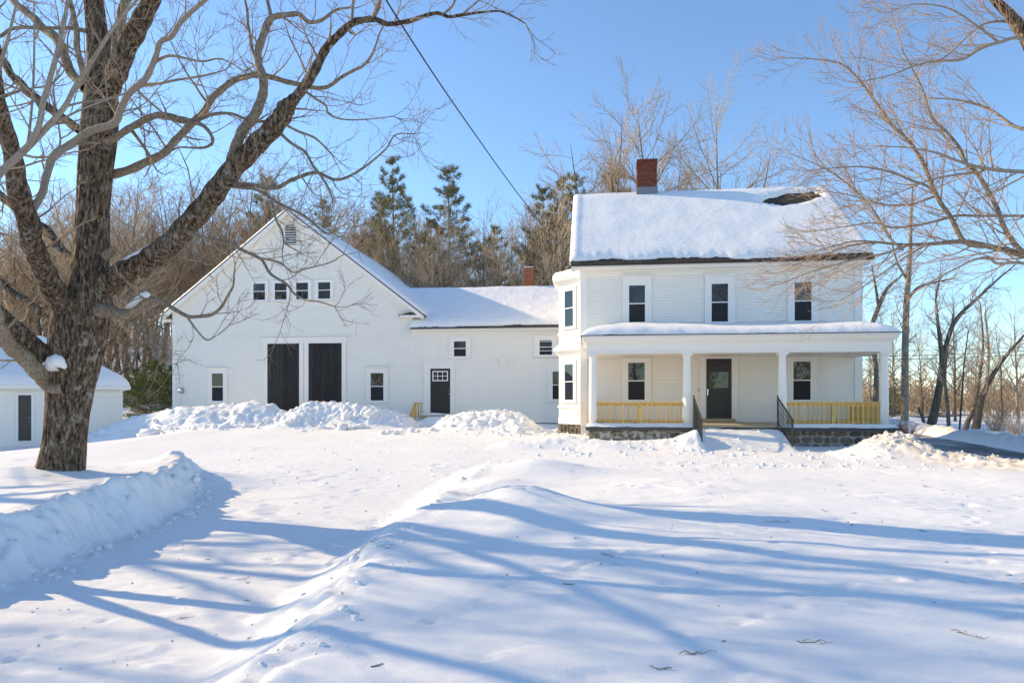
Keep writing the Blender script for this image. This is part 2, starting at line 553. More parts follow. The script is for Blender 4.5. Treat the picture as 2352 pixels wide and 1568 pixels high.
def ground(x, y, dirt=False):
    x = np.asarray(x, float); y = np.asarray(y, float)
    near = 1 - sst(40, 60, np.hypot(x, y - 15))
    z = -0.42 + 0.42 * sst(8.5, 17, y) + 0.45 * sst(14, 30, y) * (1 - 0.8 * sst(8.6, 10.5, x)) + 0.3 * sst(2, 8, x) * sst(12, 4, y)
    z = z + 0.4 * sst(-7.5, -12, x) * sst(17, 8, y)
    z = z - 0.95 * sst(-15, -22, x) * sst(14, 24, y) * (1 - sst(34, 44, y))
    z = z - 0.25 * sst(10, 16, x) - 1.5 * sst(40, 150, y) * sst(0, 30, x)
    z = z + (9.5 * sst(37, 95, y) + 0.9 * sst(33, 42, y)) * sst(10, -10, x) + 4 * sst(90, 260, y) * sst(40, -20, x)
    z = z + 0.03 * fbm(x * 0.16, y * 0.16, 3)
    rough = 0.05 * near + 0.16 * near * sst(15, 18, y) * sst(0.0, 0.5, perlin(x * 0.45, y * 0.45))
    # left lawn with the maple
    xl = np.interp(y, *XL) + 0.14 * perlin(y * 1.1, 3.0) + 0.07 * perlin(y * 3.4, x * 1.2)
    top = sst(15.2, 13.2, y + 0.08 * (x + 8))
    ml = sst(-0.05, 0.55, xl - x) * top
    un = 0.06 * fbm(x * 0.35, y * 0.35, 2, 0.35)
    lawn = 0.0 + 0.23 * sst(5, 10, y) + un + 0.04 * sst(1.6, 0.4, xl - x)
    z = z * (1 - ml) + np.maximum(lawn, z + 0.05) * ml
    el = np.exp(-((xl - x - 0.3) / 0.33) ** 2) * top
    z = z + 0.26 * gauss(x, y, -8.0, 13.0, 0.9, 0.75) + 0.12 * gauss(x, y, -10.4, 9.6, 1.5, 1.0) + 0.1 * gauss(x, y, -9.2, 10.5, 0.8, 0.7) - 0.05 * gauss(x, y, -8.2, 9.9, 0.5, 0.5)
    # right lawn with the drifts
    xr = np.interp(y, *XR) + 0.1 * perlin(y * 1.0, 11.0) + 0.04 * perlin(y * 3.1, x)
    mr = sst(-0.95, 0.25, x - xr) * sst(18.2, 14.5, y) * sst(11.5, 9.5, x)
    lawn = 0.09 + 0.08 * fbm(x * 0.26 + 5, y * 0.34 + 2, 2, 0.3) + 0.012 * fbm(x * 0.8, y * 1.1 + 7, 2, 0.4)
    z = z * (1 - mr) + np.maximum(lawn, z) * mr
    z = z + 0.33 * gauss(x, y, -0.98, 8.5, 0.8, 0.9) + 0.09 * gauss(x, y, 0.0, 8.1, 1.0, 0.7) + 0.22 * gauss(x, y, -1.0, 13.5, 1.0, 0.7) + 0.1 * gauss(x, y, -1.6, 11.3, 0.5, 0.9)
    z = z - 0.08 * gauss(x, y, -1.5, 10.4, 0.5, 0.5)
    er = np.exp(-((x - xr - 0.02) / 0.2) ** 2) * sst(17.5, 14.5, y)
    z = z + er * 0.05 * sst(-0.2, 0.4, perlin(x * 0.6, y * 0.9))
    rough = rough + 1.7 * el + 0.75 * er * sst(-0.1, 0.4, perlin(x * 0.8 + 2, y * 0.7))
    # tyre-packed driveway: faint ruts
    z = z + 0.012 * perlin(x * 0.7, y * 0.18) * near
    # ploughed banks
    for (bx, bz), by, wf, wb, rg in BANKS:
        cr = np.interp(x, bx, bz, left=-5, right=-5)
        yc = by + 0.35 * perlin(x * 0.6, by)
        d = y - yc
        s = np.where(d < 0, np.exp(-(np.abs(d) / wf) ** 2.4), np.exp(-(np.abs(d) / wb) ** 2.4))
        up = np.maximum(cr - z, 0) * s
        z = z + up
        rough = rough + rg * sst(0.05, 0.35, up) * sst(1.2, 0.1, d)
    # steps buried in front of the porch
    st = sst(2.75, 3.1, x) * sst(5.75, 5.35, x)
    ramp_ = 0.2 + 0.47 * sst(19.2, 20.9, y) + 0.03 * fbm(x * 1.5, y * 1.5, 3)
    z = z + np.maximum(ramp_ - z, 0) * st * sst(18.8, 19.6, y) * sst(22.0, 21.3, y)
    # road and the dirty banks beside it
    rf = road_far(y)
    on = sst(-3.7, -3.3, x - rf) * sst(0.25, -0.15, x - rf) * sst(8, 12, y) * sst(160, 120, y)
    z = z * (1 - on) + on * (-0.14 - 0.6 * sst(40, 150, y))
    bk = gauss(x - rf, 0, 0.85, 0, 0.6, 1) * sst(8, 13, y) * sst(120, 80, y)
    z = z + bk * (0.42 + 0.12 * perlin(x * 0.7, y * 0.7))
    bk2 = gauss(x - rf, 0, -4.3, 0, 0.6, 1) * sst(8, 12, y) * sst(25, 20, y)
    z = z + bk2 * 0.2
    rough = rough + bk * 0.9 + bk2 * 1.2
    # lumps where the plough has been, soft footprints elsewhere
    rough = np.clip(rough, 0, 1.8) * near
    lump = np.abs(fbm(x * 2.3, y * 2.3, 4, 0.55))
    big = np.abs(fbm(x * 1.05 + 9, y * 1.3, 3, 0.5))
    z = z + rough * (0.11 * lump + 0.12 * big * sst(0.6, 1.1, rough) * sst(22, 25, y) + 0.035 * fbm(x * 7, y * 7, 3) - 0.03)
    tr = np.exp(-((y - 15.6 - 0.15 * perlin(x * 0.8, 0)) / 0.75) ** 2) * sst(0.5, 2, x) * sst(7.5, 6.5, x)
    z = z - 0.06 * tr * np.maximum(perlin(x * 3.3, y * 3.3), 0)
    z = z + near * (0.0035 * fbm(x * 2.2, y * 4.0, 4, 0.6) + 0.006 * sst(0.05, 0.5, perlin(x * 0.55 + 3, y * 0.55)) * fbm(x * 5.5, y * 8, 3, 0.6))
    # broken wind crust: low scarps in patches
    c1 = perlin(x * 0.9 + 0.6 * perlin(x * 2.1, y * 2.1), y * 2.3 + 4)
    z = z + near * 0.016 * sst(-0.03, 0.03, c1) * sst(0.0, 0.35, perlin(x * 0.4 + 8, y * 0.45)) * sst(16, 13, y)
    c2 = perlin(x * 2.6 + 20, y * 4.4)
    z = z - near * 0.02 * sst(0.42, 0.55, c2) * sst(0.0, 0.3, perlin(x * 0.5 - 4, y * 0.6 + 3)) * sst(18, 15, y)
    for tx, ty in TRACKS:
        k = (np.abs(x - tx) < 0.35) & (np.abs(y - ty) < 0.35)
        if np.any(k):
            q = ((x[k] - tx) / 0.05) ** 2 + ((y[k] - ty) / 0.06) ** 2
            z[k] = z[k] - 0.026 * np.exp(-q ** 1.5) + 0.006 * np.exp(-(np.sqrt(q) - 1.6) ** 2 * 3)
    if dirt:
        dz = np.clip(bk * 0.6 + bk2 * 0.35 + 0.55 * np.exp(-((x - rf + 4.6) / 0.9) ** 2) * sst(8, 12, y) * sst(26, 18, y), 0, 1)
        return z, dz
    return z

def axis(parts):
    out = [np.arange(a, b, s) for a, b, s in parts]
    return np.concatenate(out)
def geo(a, b, s, g):
    v = [a]
    while v[-1] < b:
        v.append(v[-1] + s); s *= g
    return np.array(v)
gx = np.concatenate([-geo(26, 900, 0.5, 1.22)[::-1], axis([(-25.8, -13, 0.11), (-13, 9, 0.055), (9, 18, 0.1)]), geo(18.05, 900, 0.3, 1.2)])
gy = np.concatenate([-geo(0.8, 300, 0.4, 1.25)[::-1], axis([(-0.6, 1.5, 0.15), (1.5, 9, 0.032), (9, 16, 0.05), (16, 31.5, 0.07)]), geo(31.6, 1500, 0.2, 1.09)])
GX, GY = np.meshgrid(gx, gy)
GZ, GD = ground(GX, GY, True)
nx, ny = len(gx), len(gy)
ii = (np.arange(ny - 1)[:, None] * nx + np.arange(nx - 1)[None]).reshape(-1)
GF = np.stack([ii, ii + 1, ii + nx + 1, ii + nx], -1)
gme = raw_mesh('snow_ground', np.stack([GX, GY, GZ], -1).reshape(-1, 3), GF, SNOW_G, True)
at_ = gme.attributes.new('dirt', 'FLOAT', 'POINT')
at_.data.foreach_set('value', GD.astype(np.float32).ravel())
def _():   # road dirt thrown onto the roadside banks
    m = SNOW_G
    src = pbsdf(m).inputs['Base Color'].links[0].from_socket
    a = N(m, 'Attribute', attribute_name='dirt')
    n = noise(m, coords(m), 3.5, 6, 0.7)
    mu = N(m, 'Math', operation='MULTIPLY')
    L(m, a.outputs['Fac'], mu.inputs[0])
    L(m, ramp(m, n, [(0.3, (0.15, 0.15, 0.15)), (0.65, (1, 1, 1))]), mu.inputs[1])
    set_color(m, mix(m, mu.outputs[0], src, (0.38, 0.3, 0.22)))
_()
kind(link('snow_ground', gme), 'structure')
def gz(x, y):
    return float(ground(np.array([x]), np.array([y]))[0])

# road sheet
ry = np.concatenate([np.arange(9, 60, 0.5), geo(60, 150, 2, 1.2)])
RV, RF = [], []
us = np.linspace(-3.45, 0.02, 8)
RYY, RUU = np.meshgrid(ry, us, indexing='ij')
RXX = road_far(RYY) + RUU
RV = np.stack([RXX, RYY, ground(RXX, RYY)], -1).reshape(-1, 3)
RV[:, 2] = np.maximum(RV[:, 2] * 0.2 + 0.8 * RV[:, 2].reshape(-1, 8).min(1).repeat(8), RV[:, 2]) + 0.006
for k in range(len(ry) - 1):
    for j in range(7):
        i = k * 8 + j
        RF.append((i, i + 1, i + 9, i + 8))
kind(link('road', raw_mesh('road', RV, RF, ASPHALT, True)), 'structure')

# ------------------------------------------------------------------ parts shared by the buildings
def board_mesh(name, fr, ul, ur, z0, h, m, top_ul=None, top_ur=None, butt=0.03, d0=0.0):
    """one clapboard: thick lower edge, thin upper edge, ends cut to the gable where needed"""
    a = ul if top_ul is None else top_ul
    b = ur if top_ur is None else top_ur
    gp = 0.005 if h < 0.1 else 0.008
    z0, h = z0 + gp, h - gp
    V = [fr.p(ul, d0, z0), fr.p(ur, d0, z0), fr.p(ur, d0 + butt, z0), fr.p(ul, d0 + butt, z0),
         fr.p(a, d0, z0 + h), fr.p(b, d0, z0 + h), fr.p(b, d0 + 0.004, z0 + h), fr.p(a, d0 + 0.004, z0 + h)]
    F = [(0, 1, 2, 3), (7, 6, 5, 4), (3, 2, 6, 7), (1, 0, 4, 5), (0, 3, 7, 4), (2, 1, 5, 6)]
    return raw_mesh(name, V, F, m)

def clapboards(fr, u0, u1, z0, z1, step, parent, limit=None):
    """limit(z) -> (left, right) ends for a gable"""
    z = z0
    base = None
    while z < z1 - 0.02:
        h = min(step, z1 - z) - 0.0015
        if limit is None:
            if base is None:
                base = board_mesh('clapboard', fr, u0, u1, 0, step - 0.0015, WHITE)
            o = link('clapboard', base, parent, (0, 0, z))
            if h < step - 0.01:
                o.scale.z = h / step
        else:
            a, b = limit(z); c, d = limit(z + h)
            a, b = max(a, u0), min(b, u1); c, d = max(c, u0), min(d, u1)
            if d - c < 0.05:
                break
            link('clapboard', board_mesh('clapboard', fr, a, b, z, h, WHITE, c, d), parent)
        z += step

def window(fr, parent, u0, u1, z0, z1, side=0.13, head=0.14, sill=0.06, cap=0.0, split=0.5, d=0.03, screen=True, stool=True, name='window'):
    """casing on the wall, two sashes in it, a pane in each sash"""
    w = 0.055
    cas = [(u0 - side, u0, d, d + 0.035, z0 - 0.001, z1), (u1, u1 + side, d, d + 0.035, z0 - 0.001, z1), (u0 - side, u1 + side, d, d + 0.037, z1, z1 + head)]
    if stool:
        cas.append((u0 - side - 0.03, u1 + side + 0.03, d, d + 0.07, z0 - sill, z0 - 0.001))
    wn_ = boxes(name, fr, cas, TRIM, parent)
    if cap:
        boxes('head_cap', fr, [(u0 - side - 0.06, u1 + side + 0.06, d, d + 0.11, z1 + head, z1 + head + 0.035), (u0 - side - 0.03, u1 + side + 0.03, d, d + 0.075, z1 + head - 0.035, z1 + head)], TRIM, wn_)
    zm = z0 + (z1 - z0) * split
    t = 0.032
    boxes('jamb', fr, [(u0, u0 + 0.022, d, d + 0.028, z0, z1), (u1 - 0.022, u1, d, d + 0.028, z0, z1), (u0 + 0.022, u1 - 0.022, d, d + 0.028, z1 - 0.022, z1), (u0 + 0.022, u1 - 0.022, d, d + 0.03, z0, z0 + 0.02)], VINYL, wn_)
    a, b = u0 + 0.022, u1 - 0.022
    for (lo, hi, dd, nm) in ((zm, z1 - 0.022, 0.010, 'upper_sash'), (z0 + 0.02, zm + 0.03, 0.0, 'lower_sash')):
        dd = d + 0.006 + (0.008 if nm == 'upper_sash' else 0.0)
        boxes(nm, fr, [(a, a + t, dd, dd + 0.02, lo, hi), (b - t, b, dd, dd + 0.02, lo, hi), (a + t, b - t, dd, dd + 0.02, hi - t, hi), (a + t, b - t, dd, dd + 0.02, lo, lo + t)], VINYL, wn_)
        boxes('pane', fr, [(a + t - 0.004, b - t + 0.004, dd + 0.002, dd + 0.008, lo + t - 0.004, hi - t + 0.004)], SCREEN if (screen and nm == 'lower_sash') else GLASS, wn_)
    return wn_

def brick_chimney(parent, x0, x1, y0, y1, z0, z1, m, core, bl=0.2, bh=0.066, cap=True):
    """a chimney of single bricks round a mortar core"""
    fr = Frame(0, 0)
    g = 0.011
    ch = boxes('chimney', fr, [(x0 + 0.012, x1 - 0.012, -(y1 - 0.012), -(y0 + 0.012), z0, z1 - 0.012)], core, parent)
    me = raw_mesh('brick', [(x, y, z) for z in (0, 1) for x, y in ((0, 0), (1, 0), (1, 1), (0, 1))],
                  [(3, 2, 1, 0), (4, 5, 6, 7), (0, 1, 5, 4), (1, 2, 6, 5), (2, 3, 7, 6), (3, 0, 4, 7)], m)
    rows = int((z1 - z0) / (bh + g))
    hh = (z1 - z0) / rows
    W = 0.095
    for r in range(rows):
        z = z0 + r * hh
        out = 0.018 if (cap and r >= rows - 3) else 0.0
        j = random.uniform(-0.002, 0.002)
        for (ax, a0, a1, f0) in ((0, x0, x1, y0), (0, x0, x1, y1 - W), (1, y0 + W + g, y1 - W - g, x0), (1, y0 + W + g, y1 - W - g, x1 - W)):
            n = max(1, round((a1 - a0) / (bl + g)))
            step = (a1 - a0) / n
            edges = [a0 + k * step for k in range(n + 1)]
            if r % 2 and n > 1:
                edges = [a0] + [a0 + (k + 0.5) * step for k in range(n)] + [a1]
            for e0, e1 in zip(edges[:-1], edges[1:]):
                lo = e0 + (g / 2 if e0 > a0 + 1e-4 else 0); hi = e1 - (g / 2 if e1 < a1 - 1e-4 else 0)
                o = link('brick', me, ch)
                jj = random.uniform(-0.003, 0.003)
                low = f0 in (y0, x0)
                if ax == 0:
                    o.location = (lo - (out if e0 == a0 else 0), f0 + jj - (out if low else 0), z + g / 2)
                    o.scale = (hi - lo + (out if e0 == a0 else 0) + (out if e1 == a1 else 0), W + (out if not low else 0), hh - g)
                else:
                    o.location = (f0 + jj - (out if low else 0), lo, z + g / 2)
                    o.scale = (W + (out if not low else 0), hi - lo, hh - g)
    return ch

def snow_sheet(name, fn, us, vs, parent, m=None):
    """snow lying on a roof: fn(U, V) -> X, Y, Z arrays"""
    U, V_ = np.meshgrid(us, vs)
    X, Y, Z = fn(U, V_)
    n, k = len(us), len(vs)
    i = (np.arange(k - 1)[:, None] * n + np.arange(n - 1)[None]).reshape(-1)
    return link(name, raw_mesh(name, np.stack([X, Y, Z], -1).reshape(-1, 3), np.stack([i, i + 1, i + n + 1, i + n], -1), m or SNOW, True), parent)

def edge_round(d, w):
    q = np.clip(d / w, 0, 1)
    return np.sqrt(np.maximum(1 - (1 - q) ** 2, 0))

def slab(name, pts, t, m, parent):
    """a sloping slab: four corners, thickness t downwards"""
    V = [tuple(p) for p in pts] + [(p[0], p[1], p[2] - t) for p in pts]
    F = [(0, 1, 2, 3), (7, 6, 5, 4), (0, 4, 5, 1), (1, 5, 6, 2), (2, 6, 7, 3), (3, 7, 4, 0)]
    return link(name, raw_mesh(name, V, F, m), parent)

# ------------------------------------------------------------------ the farmhouse
HX0, HX1, HY, HB = -0.44, 8.88, 23.9, 32.5
house = thing('farmhouse', (4.2, HY, 0.3), 'white two-storey clapboard farmhouse with full-width front porch and red brick chimney', 'house')
FH = Frame(0, HY)
RY, EY = 28.2, 23.38                       # ridge, front eave
EZ, RZ = 6.17, 9.87
SL = (RZ - EZ) / (RY - EY)
# body behind the boards
Vb = []
for x in (HX0 + 0.01, HX1 - 0.01):
    Vb += [(x, HY + 0.005, 0.3), (x, HB, 0.3), (x, HB, 6.25), (x, RY, RZ - 0.15), (x, HY + 0.005, 6.25)]
link('wall', raw_mesh('wall', Vb, [(0, 1, 2, 3, 4), (9, 8, 7, 6, 5), (0, 5, 6, 1), (1, 6, 7, 2), (2, 7, 8, 3), (3, 8, 9, 4), (4, 9, 5, 0)], SIDING), house)
clapboards(FH, HX0 + 0.22, HX1 - 0.22, 0.70, 5.80, 0.094, house)
for u in (HX0, HX1 - 0.24):
    boxes('corner_board', FH, [(u, u + 0.24, -0.1, 0.042, 0.66, 5.78)], TRIM, house)
boxes('frieze_board', FH, [(HX0 - 0.01, HX1 + 0.01, 0.0, 0.048, 5.78, 6.06)], TRIM, house)
boxes('cornice', FH, [(HX0 - 0.25, HX1 + 0.16, 0.0, 0.33, 6.0, 6.07), (HX0 - 0.27, HX1 + 0.17, 0.33, 0.40, 5.985, 6.12), (HX0 - 0.28, HX1 + 0.18, 0.40, 0.47, 6.03, 6.16), (HX0 - 0.01, HX1 + 0.01, 0.048, 0.12, 5.93, 5.999)], TRIM, house)
RX0, RX1 = -0.75, 9.08
roof = slab('roof', [(RX0, EY, EZ), (RX1, EY, EZ), (RX1, RY, RZ), (RX0, RY, RZ)], 0.09, SHINGLE, house)
slab('rear_slope', [(RX0, RY, RZ), (RX1, RY, RZ), (RX1, HB + 0.5, EZ), (RX0, HB + 0.5, EZ)], 0.09, SHINGLE, roof)
for x in (RX0 + 0.012, RX1 - 0.132):
    V = []
    for xx in (x, x + 0.12):
        V += [(xx, EY + 0.03, EZ - 0.092), (xx, RY, RZ - 0.092), (xx, HB + 0.46, EZ - 0.092), (xx, HB + 0.46, EZ - 0.27), (xx, RY, RZ - 0.27), (xx, EY + 0.03, EZ - 0.27)]
    link('rake_board', raw_mesh('rake_board', V, [(0, 5, 4, 1), (1, 4, 3, 2), (6, 7, 10, 11), (7, 8, 9, 10), (0, 6, 11, 5), (5, 11, 10, 4), (4, 10, 9, 3), (2, 3, 9, 8), (0, 1, 7, 6), (1, 2, 8, 7)], TRIM), roof)
# shingle courses on the front slope, seen at the eave and where the snow has slid
V, F = [], []
ex = 0.127
nc = int(math.hypot(RY - EY, RZ - EZ) / ex)
nrm = np.array([0, -SL, 1.0]); nrm /= np.linalg.norm(nrm)
slp = np.array([0, 1.0, SL]); slp /= np.linalg.norm(slp)
rs = random.Random(4)
for i in range(nc):
    x = RX0 + 0.002 - rs.uniform(0, 0.3)
    while x < RX1 - 0.002:
        w = rs.uniform(0.2, 0.36)
        a, b = max(x, RX0 - 0.01), min(x + w - 0.006, RX1 + 0.01)
        x += w
        if b - a < 0.03:
            continue
        p0 = np.array([0, EY - 0.012, EZ - 0.012 * SL]) + slp * (i * ex + rs.uniform(-0.006, 0.004)); p1 = p0 + slp * (ex + 0.02)
        k = len(V)
        t0, t1 = 0.016 + rs.uniform(0, 0.004), 0.004
        for xx in (a, b):
            for pp, tt in ((p0, 0.001), (p1, 0.001), (p1, t1), (p0, t0)):
                q = pp + nrm * tt
                V.append((xx, q[1], q[2]))
        F += [(k + 3, k + 7, k + 6, k + 2), (k, k + 4, k + 7, k + 3), (k, k + 3, k + 2, k + 1), (k + 4, k + 5, k + 6, k + 7)]
kind(link('shingles', raw_mesh('shingles', V, F, SHINGLE), roof), 'stuff')
SLEN = math.hypot(RY - EY, RZ - EZ)
def house_snow(U, W):          # U along the ridge, W up the slope from the eave, past the ridge down the back
    e = 0.2 + 0.13 * fbm(U * 0.9, W * 0 + 2.0, 3) + 0.03 * perlin(U * 5, 1.0 + W * 0)
    e = e - 0.13 * sst(4.2, 4.8, U) * sst(7.4, 6.6, U) + 0.08 * sst(7.3, 8.2, U)
    thick = 0.17 * edge_round(W - e, 0.55) * edge_round(U - RX0 + 0.04, 0.28) * edge_round(RX1 + 0.05 - U, 0.5)
    thick = thick + 0.05 * sst(0.4, 0, np.minimum(U - RX0, RX1 - U)) * (thick > 0.02)
    thick = np.where(W < e, -0.05, thick)
    # bare patch near the right end, just under the ridge
    pu, pw = (U - 7.62 - 0.75 * (W - SLEN + 1.02)) / 0.95, (W - SLEN + 1.02) / 0.66
    r = np.sqrt(pu ** 2 + pw ** 2) + 0.22 * fbm(U * 1.6, W * 2.2, 3, 0.6)
    thick = np.where(r < 1, -0.05, thick * edge_round(r - 1, 0.8))
    thick = thick + (thick > 0.02) * (0.02 * fbm(U * 0.7, W * 0.7, 2) + 0.0045 * fbm(U * 5, W * 7, 3))
    back = np.maximum(W - SLEN, 0)
    f = np.minimum(W, SLEN)
    # round the ridge over
    near = np.exp(-((W - SLEN) / 0.35) ** 2)
    Y = EY + slp[1] * f + back * slp[1] + nrm[1] * thick * np.where(W > SLEN, -1, 1) * (1 - near)
    Z = EZ + slp[2] * f - back * slp[2] + nrm[2] * thick - 0.05 * near * (thick > 0) + 0.03 * near
    return U, Y, Z
snow_sheet('roof_snow', house_snow, np.arange(RX0 - 0.05, RX1 + 0.07, 0.045), np.concatenate([np.arange(-0.02, SLEN + 0.6, 0.04), np.arange(SLEN + 0.6, 2 * SLEN, 0.3)]), roof)
chim = brick_chimney(house, 1.77, 2.55, 27.9, 28.55, 10.08, 11.22, BRICK, MORTAR_D)
boxes('flashing', Frame(0, 0), [(1.74, 2.58, -28.58, -27.87, 9.3, 10.09)], LEAD, chim)
# windows of the front wall
for (a, b, lo, hi, hd, cp) in ((1.18, 1.83, 4.13, 5.52, 0.24, 1), (3.95, 4.6, 4.13, 5.52, 0.24, 1), (6.66, 7.31, 4.13, 5.52, 0.24, 1)):
    window(FH, house, a, b, lo, hi, 0.17, hd, 0.07, cp)
for (a, b) in ((1.15, 1.82), (6.62, 7.28)):
    window(FH, house, a, b, 1.48, 2.86, 0.16, 0.13, 0.07)
# front door
door = boxes('front_door', FH, [(3.83, 4.66, 0.032, 0.06, 0.9, 2.92)], BLACKPAINT, house)
st = 0.10
boxes('stile', FH, [(3.83, 3.83 + st, 0.06, 0.075, 0.9, 2.92), (4.66 - st, 4.66, 0.06, 0.075, 0.9, 2.92)], BLACKPAINT, door)
rails = [0.9, 1.09, 1.22, 1.36, 1.49, 1.64, 1.77, 1.93, 2.48, 2.62, 2.78, 2.92]
for i in range(0, len(rails), 2):
    lo, hi = rails[i], rails[i + 1]
    boxes('rail', FH, [(3.83 + st, 4.66 - st, 0.06, 0.074, lo, hi)], BLACKPAINT, door)
for lo, hi in ((1.09, 1.22), (1.36, 1.49), (1.64, 1.77), (2.62, 2.78)):
    boxes('panel', FH, [(3.83 + st + 0.03, 4.66 - st - 0.03, 0.06, 0.069, lo + 0.025, hi - 0.025)], BLACKPAINT, door)
boxes('pane', FH, [(3.83 + st + 0.005, 4.66 - st - 0.005, 0.06, 0.066, 1.935, 2.475)], GLASS, door)
boxes('handle', FH, [(3.855, 3.885, 0.075, 0.083, 1.68, 1.9), (3.85, 3.89, 0.083, 0.12, 1.83, 1.87), (3.855, 3.885, 0.083, 0.125, 1.74, 1.77)], STEEL, door)
boxes('door_casing', FH, [(3.62, 3.828, 0.02, 0.06, 0.78, 2.93), (4.662, 4.87, 0.02, 0.06, 0.78, 2.93), (3.62, 4.87, 0.02, 0.063, 2.93, 3.06)], TRIM, house)
boxes('doorbell', FH, [(3.56, 3.585, 0.03, 0.055, 1.82, 1.93)], METER, house)
boxes('threshold', FH, [(3.72, 4.77, 0.02, 0.2, 0.78, 0.898)], DECK, house)
# ---- porch
PY = 21.18
FP = Frame(0, PY)                         # u = X, d towards the camera from the column line
boxes('porch_deck', Frame(0, 0), [(-0.16, 8.76, -HY + 0.02, -(PY - 0.2), 0.70, 0.758)], DECK, house)
for k in range(0, 27):
    y0 = PY - 0.18 + k * 0.105
    if y0 < HY - 0.15:
        boxes('deck_board', Frame(0, 0), [(-0.155, 8.755, -(y0 + 0.1), -y0, 0.759, 0.772)], DECK, house)
boxes('deck_edge', FP, [(-0.22, 3.02, 0.16, 0.29, 0.6, 0.715), (5.44, 8.8, 0.16, 0.29, 0.6, 0.715)], GREYEDGE, house)
fnd = boxes('porch_foundation', FP, [(-0.1, 8.7, -2.6, 0.15, -0.4, 0.6)], MORTAR, house)
boxes('parging', FP, [(-0.12, 2.95, 0.13, 0.185, 0.0, 0.598)], PARGE, fnd)
def stone_mesh(w, h, t, seed):
    r = random.Random(seed)
    n = 9
    V, F = [], []
    rim = []
    for k in range(n):
        a = 2 * math.pi * k / n + r.uniform(-0.2, 0.2)
        c, s = math.cos(a), math.sin(a)
        q = (abs(c) ** 3.2 + abs(s) ** 3.2) ** (-1 / 3.2) * r.uniform(0.86, 1.0)
        rim.append((c * q * w / 2, s * q * h / 2))
    for (x, z) in rim: V.append((x, 0, z))
    for (x, z) in rim: V.append((x * 0.96, -t * 0.6, z * 0.96))
    for (x, z) in rim: V.append((x * 0.72, -t * r.uniform(0.85, 1.1), z * 0.72))
    V.append((0, -t * 1.05, 0))
    for k in range(n):
        j = (k + 1) % n
        F += [(k, j, n + j, n + k), (n + k, n + j, 2 * n + j, 2 * n + k), (2 * n + k, 2 * n + j, 3 * n)]
    return raw_mesh('stone', V, F, STONE, False)
smesh = [stone_mesh(1, 1, 0.07, k) for k in range(10)]
def stones(fr, u0, u1, z0, z1, d, parent, seed, rh=0.17, wlo=0.18, whi=0.46, skip=0.0):
    r = random.Random(seed)
    z = z0
    ang = math.atan2(fr.r[1], fr.r[0])
    while z < z1 - 0.05:
        h = min(r.uniform(rh * 0.75, rh * 1.3), z1 - z)
        u = u0 + r.uniform(-0.1, 0.0)
        while u < u1 - 0.05:
            w = min(r.uniform(wlo, whi), u1 - u)
            if r.random() > skip and u + w > u0 + 0.06:
                o = link('stone', r.choice(smesh), parent)
                p = fr.p(u + w / 2, d, z + h / 2 + r.uniform(-0.012, 0.012))
                o.location = p
                o.rotation_euler = (0, r.uniform(-0.09, 0.09), ang)
                o.scale = (w - 0.016, r.uniform(0.6, 1.1), h - 0.014)
            u += w
        z += h
stones(FP, 5.46, 8.72, 0.02, 0.6, 0.14, fnd, 2)
stones(FP, -0.1, 2.95, 0.05, 0.6, 0.165, fnd, 5, skip=0.62)
def column(x, y):
    c = lathe('porch_column', x, y, [(0.126, 0.80), (0.127, 1.3), (0.122, 1.9), (0.108, 2.78), (0.106, 2.80), (0.12, 2.81), (0.12, 2.835), (0.135, 2.85), (0.135, 2.875)], TRIM, house, 24)
    boxes('plinth', Frame(0, 0), [(x - 0.16, x + 0.16, -y - 0.16, -y + 0.16, 0.758, 0.80)], TRIM, c)
    boxes('capital', Frame(0, 0), [(x - 0.15, x + 0.15, -y - 0.15, -y + 0.15, 2.875, 2.93)], TRIM, c)
for x in (0.0, 2.83, 5.61, 8.48):
    column(x, PY)
boxes('porch_beam', FP, [(-0.2, 8.66, -0.13, 0.13, 2.932, 3.25), (-0.2, 0.06, -2.7, -0.131, 2.933, 3.249), (8.4, 8.66, -2.7, -0.131, 2.933, 3.249)], TRIM, house)
boxes('beam_moulding', FP, [(-0.22, 8.68, 0.13, 0.155, 2.932, 2.965)], TRIM, house)
boxes('porch_ceiling', FP, [(0.06, 8.4, -2.7, -0.131, 3.0, 3.03)], WHITE, house)
boxes('porch_cornice', FP, [(-0.22, 8.68, -2.7, 0.17, 3.251, 3.285), (-0.27, 8.73, -2.7, 0.24, 3.285, 3.335), (-0.31, 8.77, -2.7, 0.30, 3.335, 3.40), (-0.34, 8.80, -2.7, 0.36, 3.40, 3.462)], TRIM, house)
PX0, PX1, PE, PWZ = -0.37, 8.84, PY - 0.39, 3.97
def porch_z(X, Y):
    q = np.minimum(np.minimum((Y - PE) / (HY - PE), (X - PX0) / 1.5), (PX1 - X) / 1.5)
    return 3.485 + (PWZ - 3.485) * np.clip(q, 0, 1)
ux = np.unique(np.concatenate([np.linspace(PX0, PX1, 60), [PX0 + 1.5, PX1 - 1.5]])); uy = np.linspace(PE, HY - 0.005, 20)
U, W = np.meshgrid(ux, uy)
n = len(ux)
i = (np.arange(len(uy) - 1)[:, None] * n + np.arange(n - 1)[None]).reshape(-1)
proof = link('porch_roof', raw_mesh('porch_roof', np.stack([U, W, porch_z(U, W)], -1).reshape(-1, 3), np.stack([i, i + 1, i + n + 1, i + n], -1), SHINGLE), house)
boxes('drip_edge', FP, [(PX0, PX1, 0.36, 0.395, 3.462, 3.487), (PX0 - 0.004, PX0 + 0.03, -2.7, 0.359, 3.463, 3.488), (PX1 - 0.03, PX1 + 0.004, -2.7, 0.359, 3.463, 3.488)], GREYEDGE, proof)
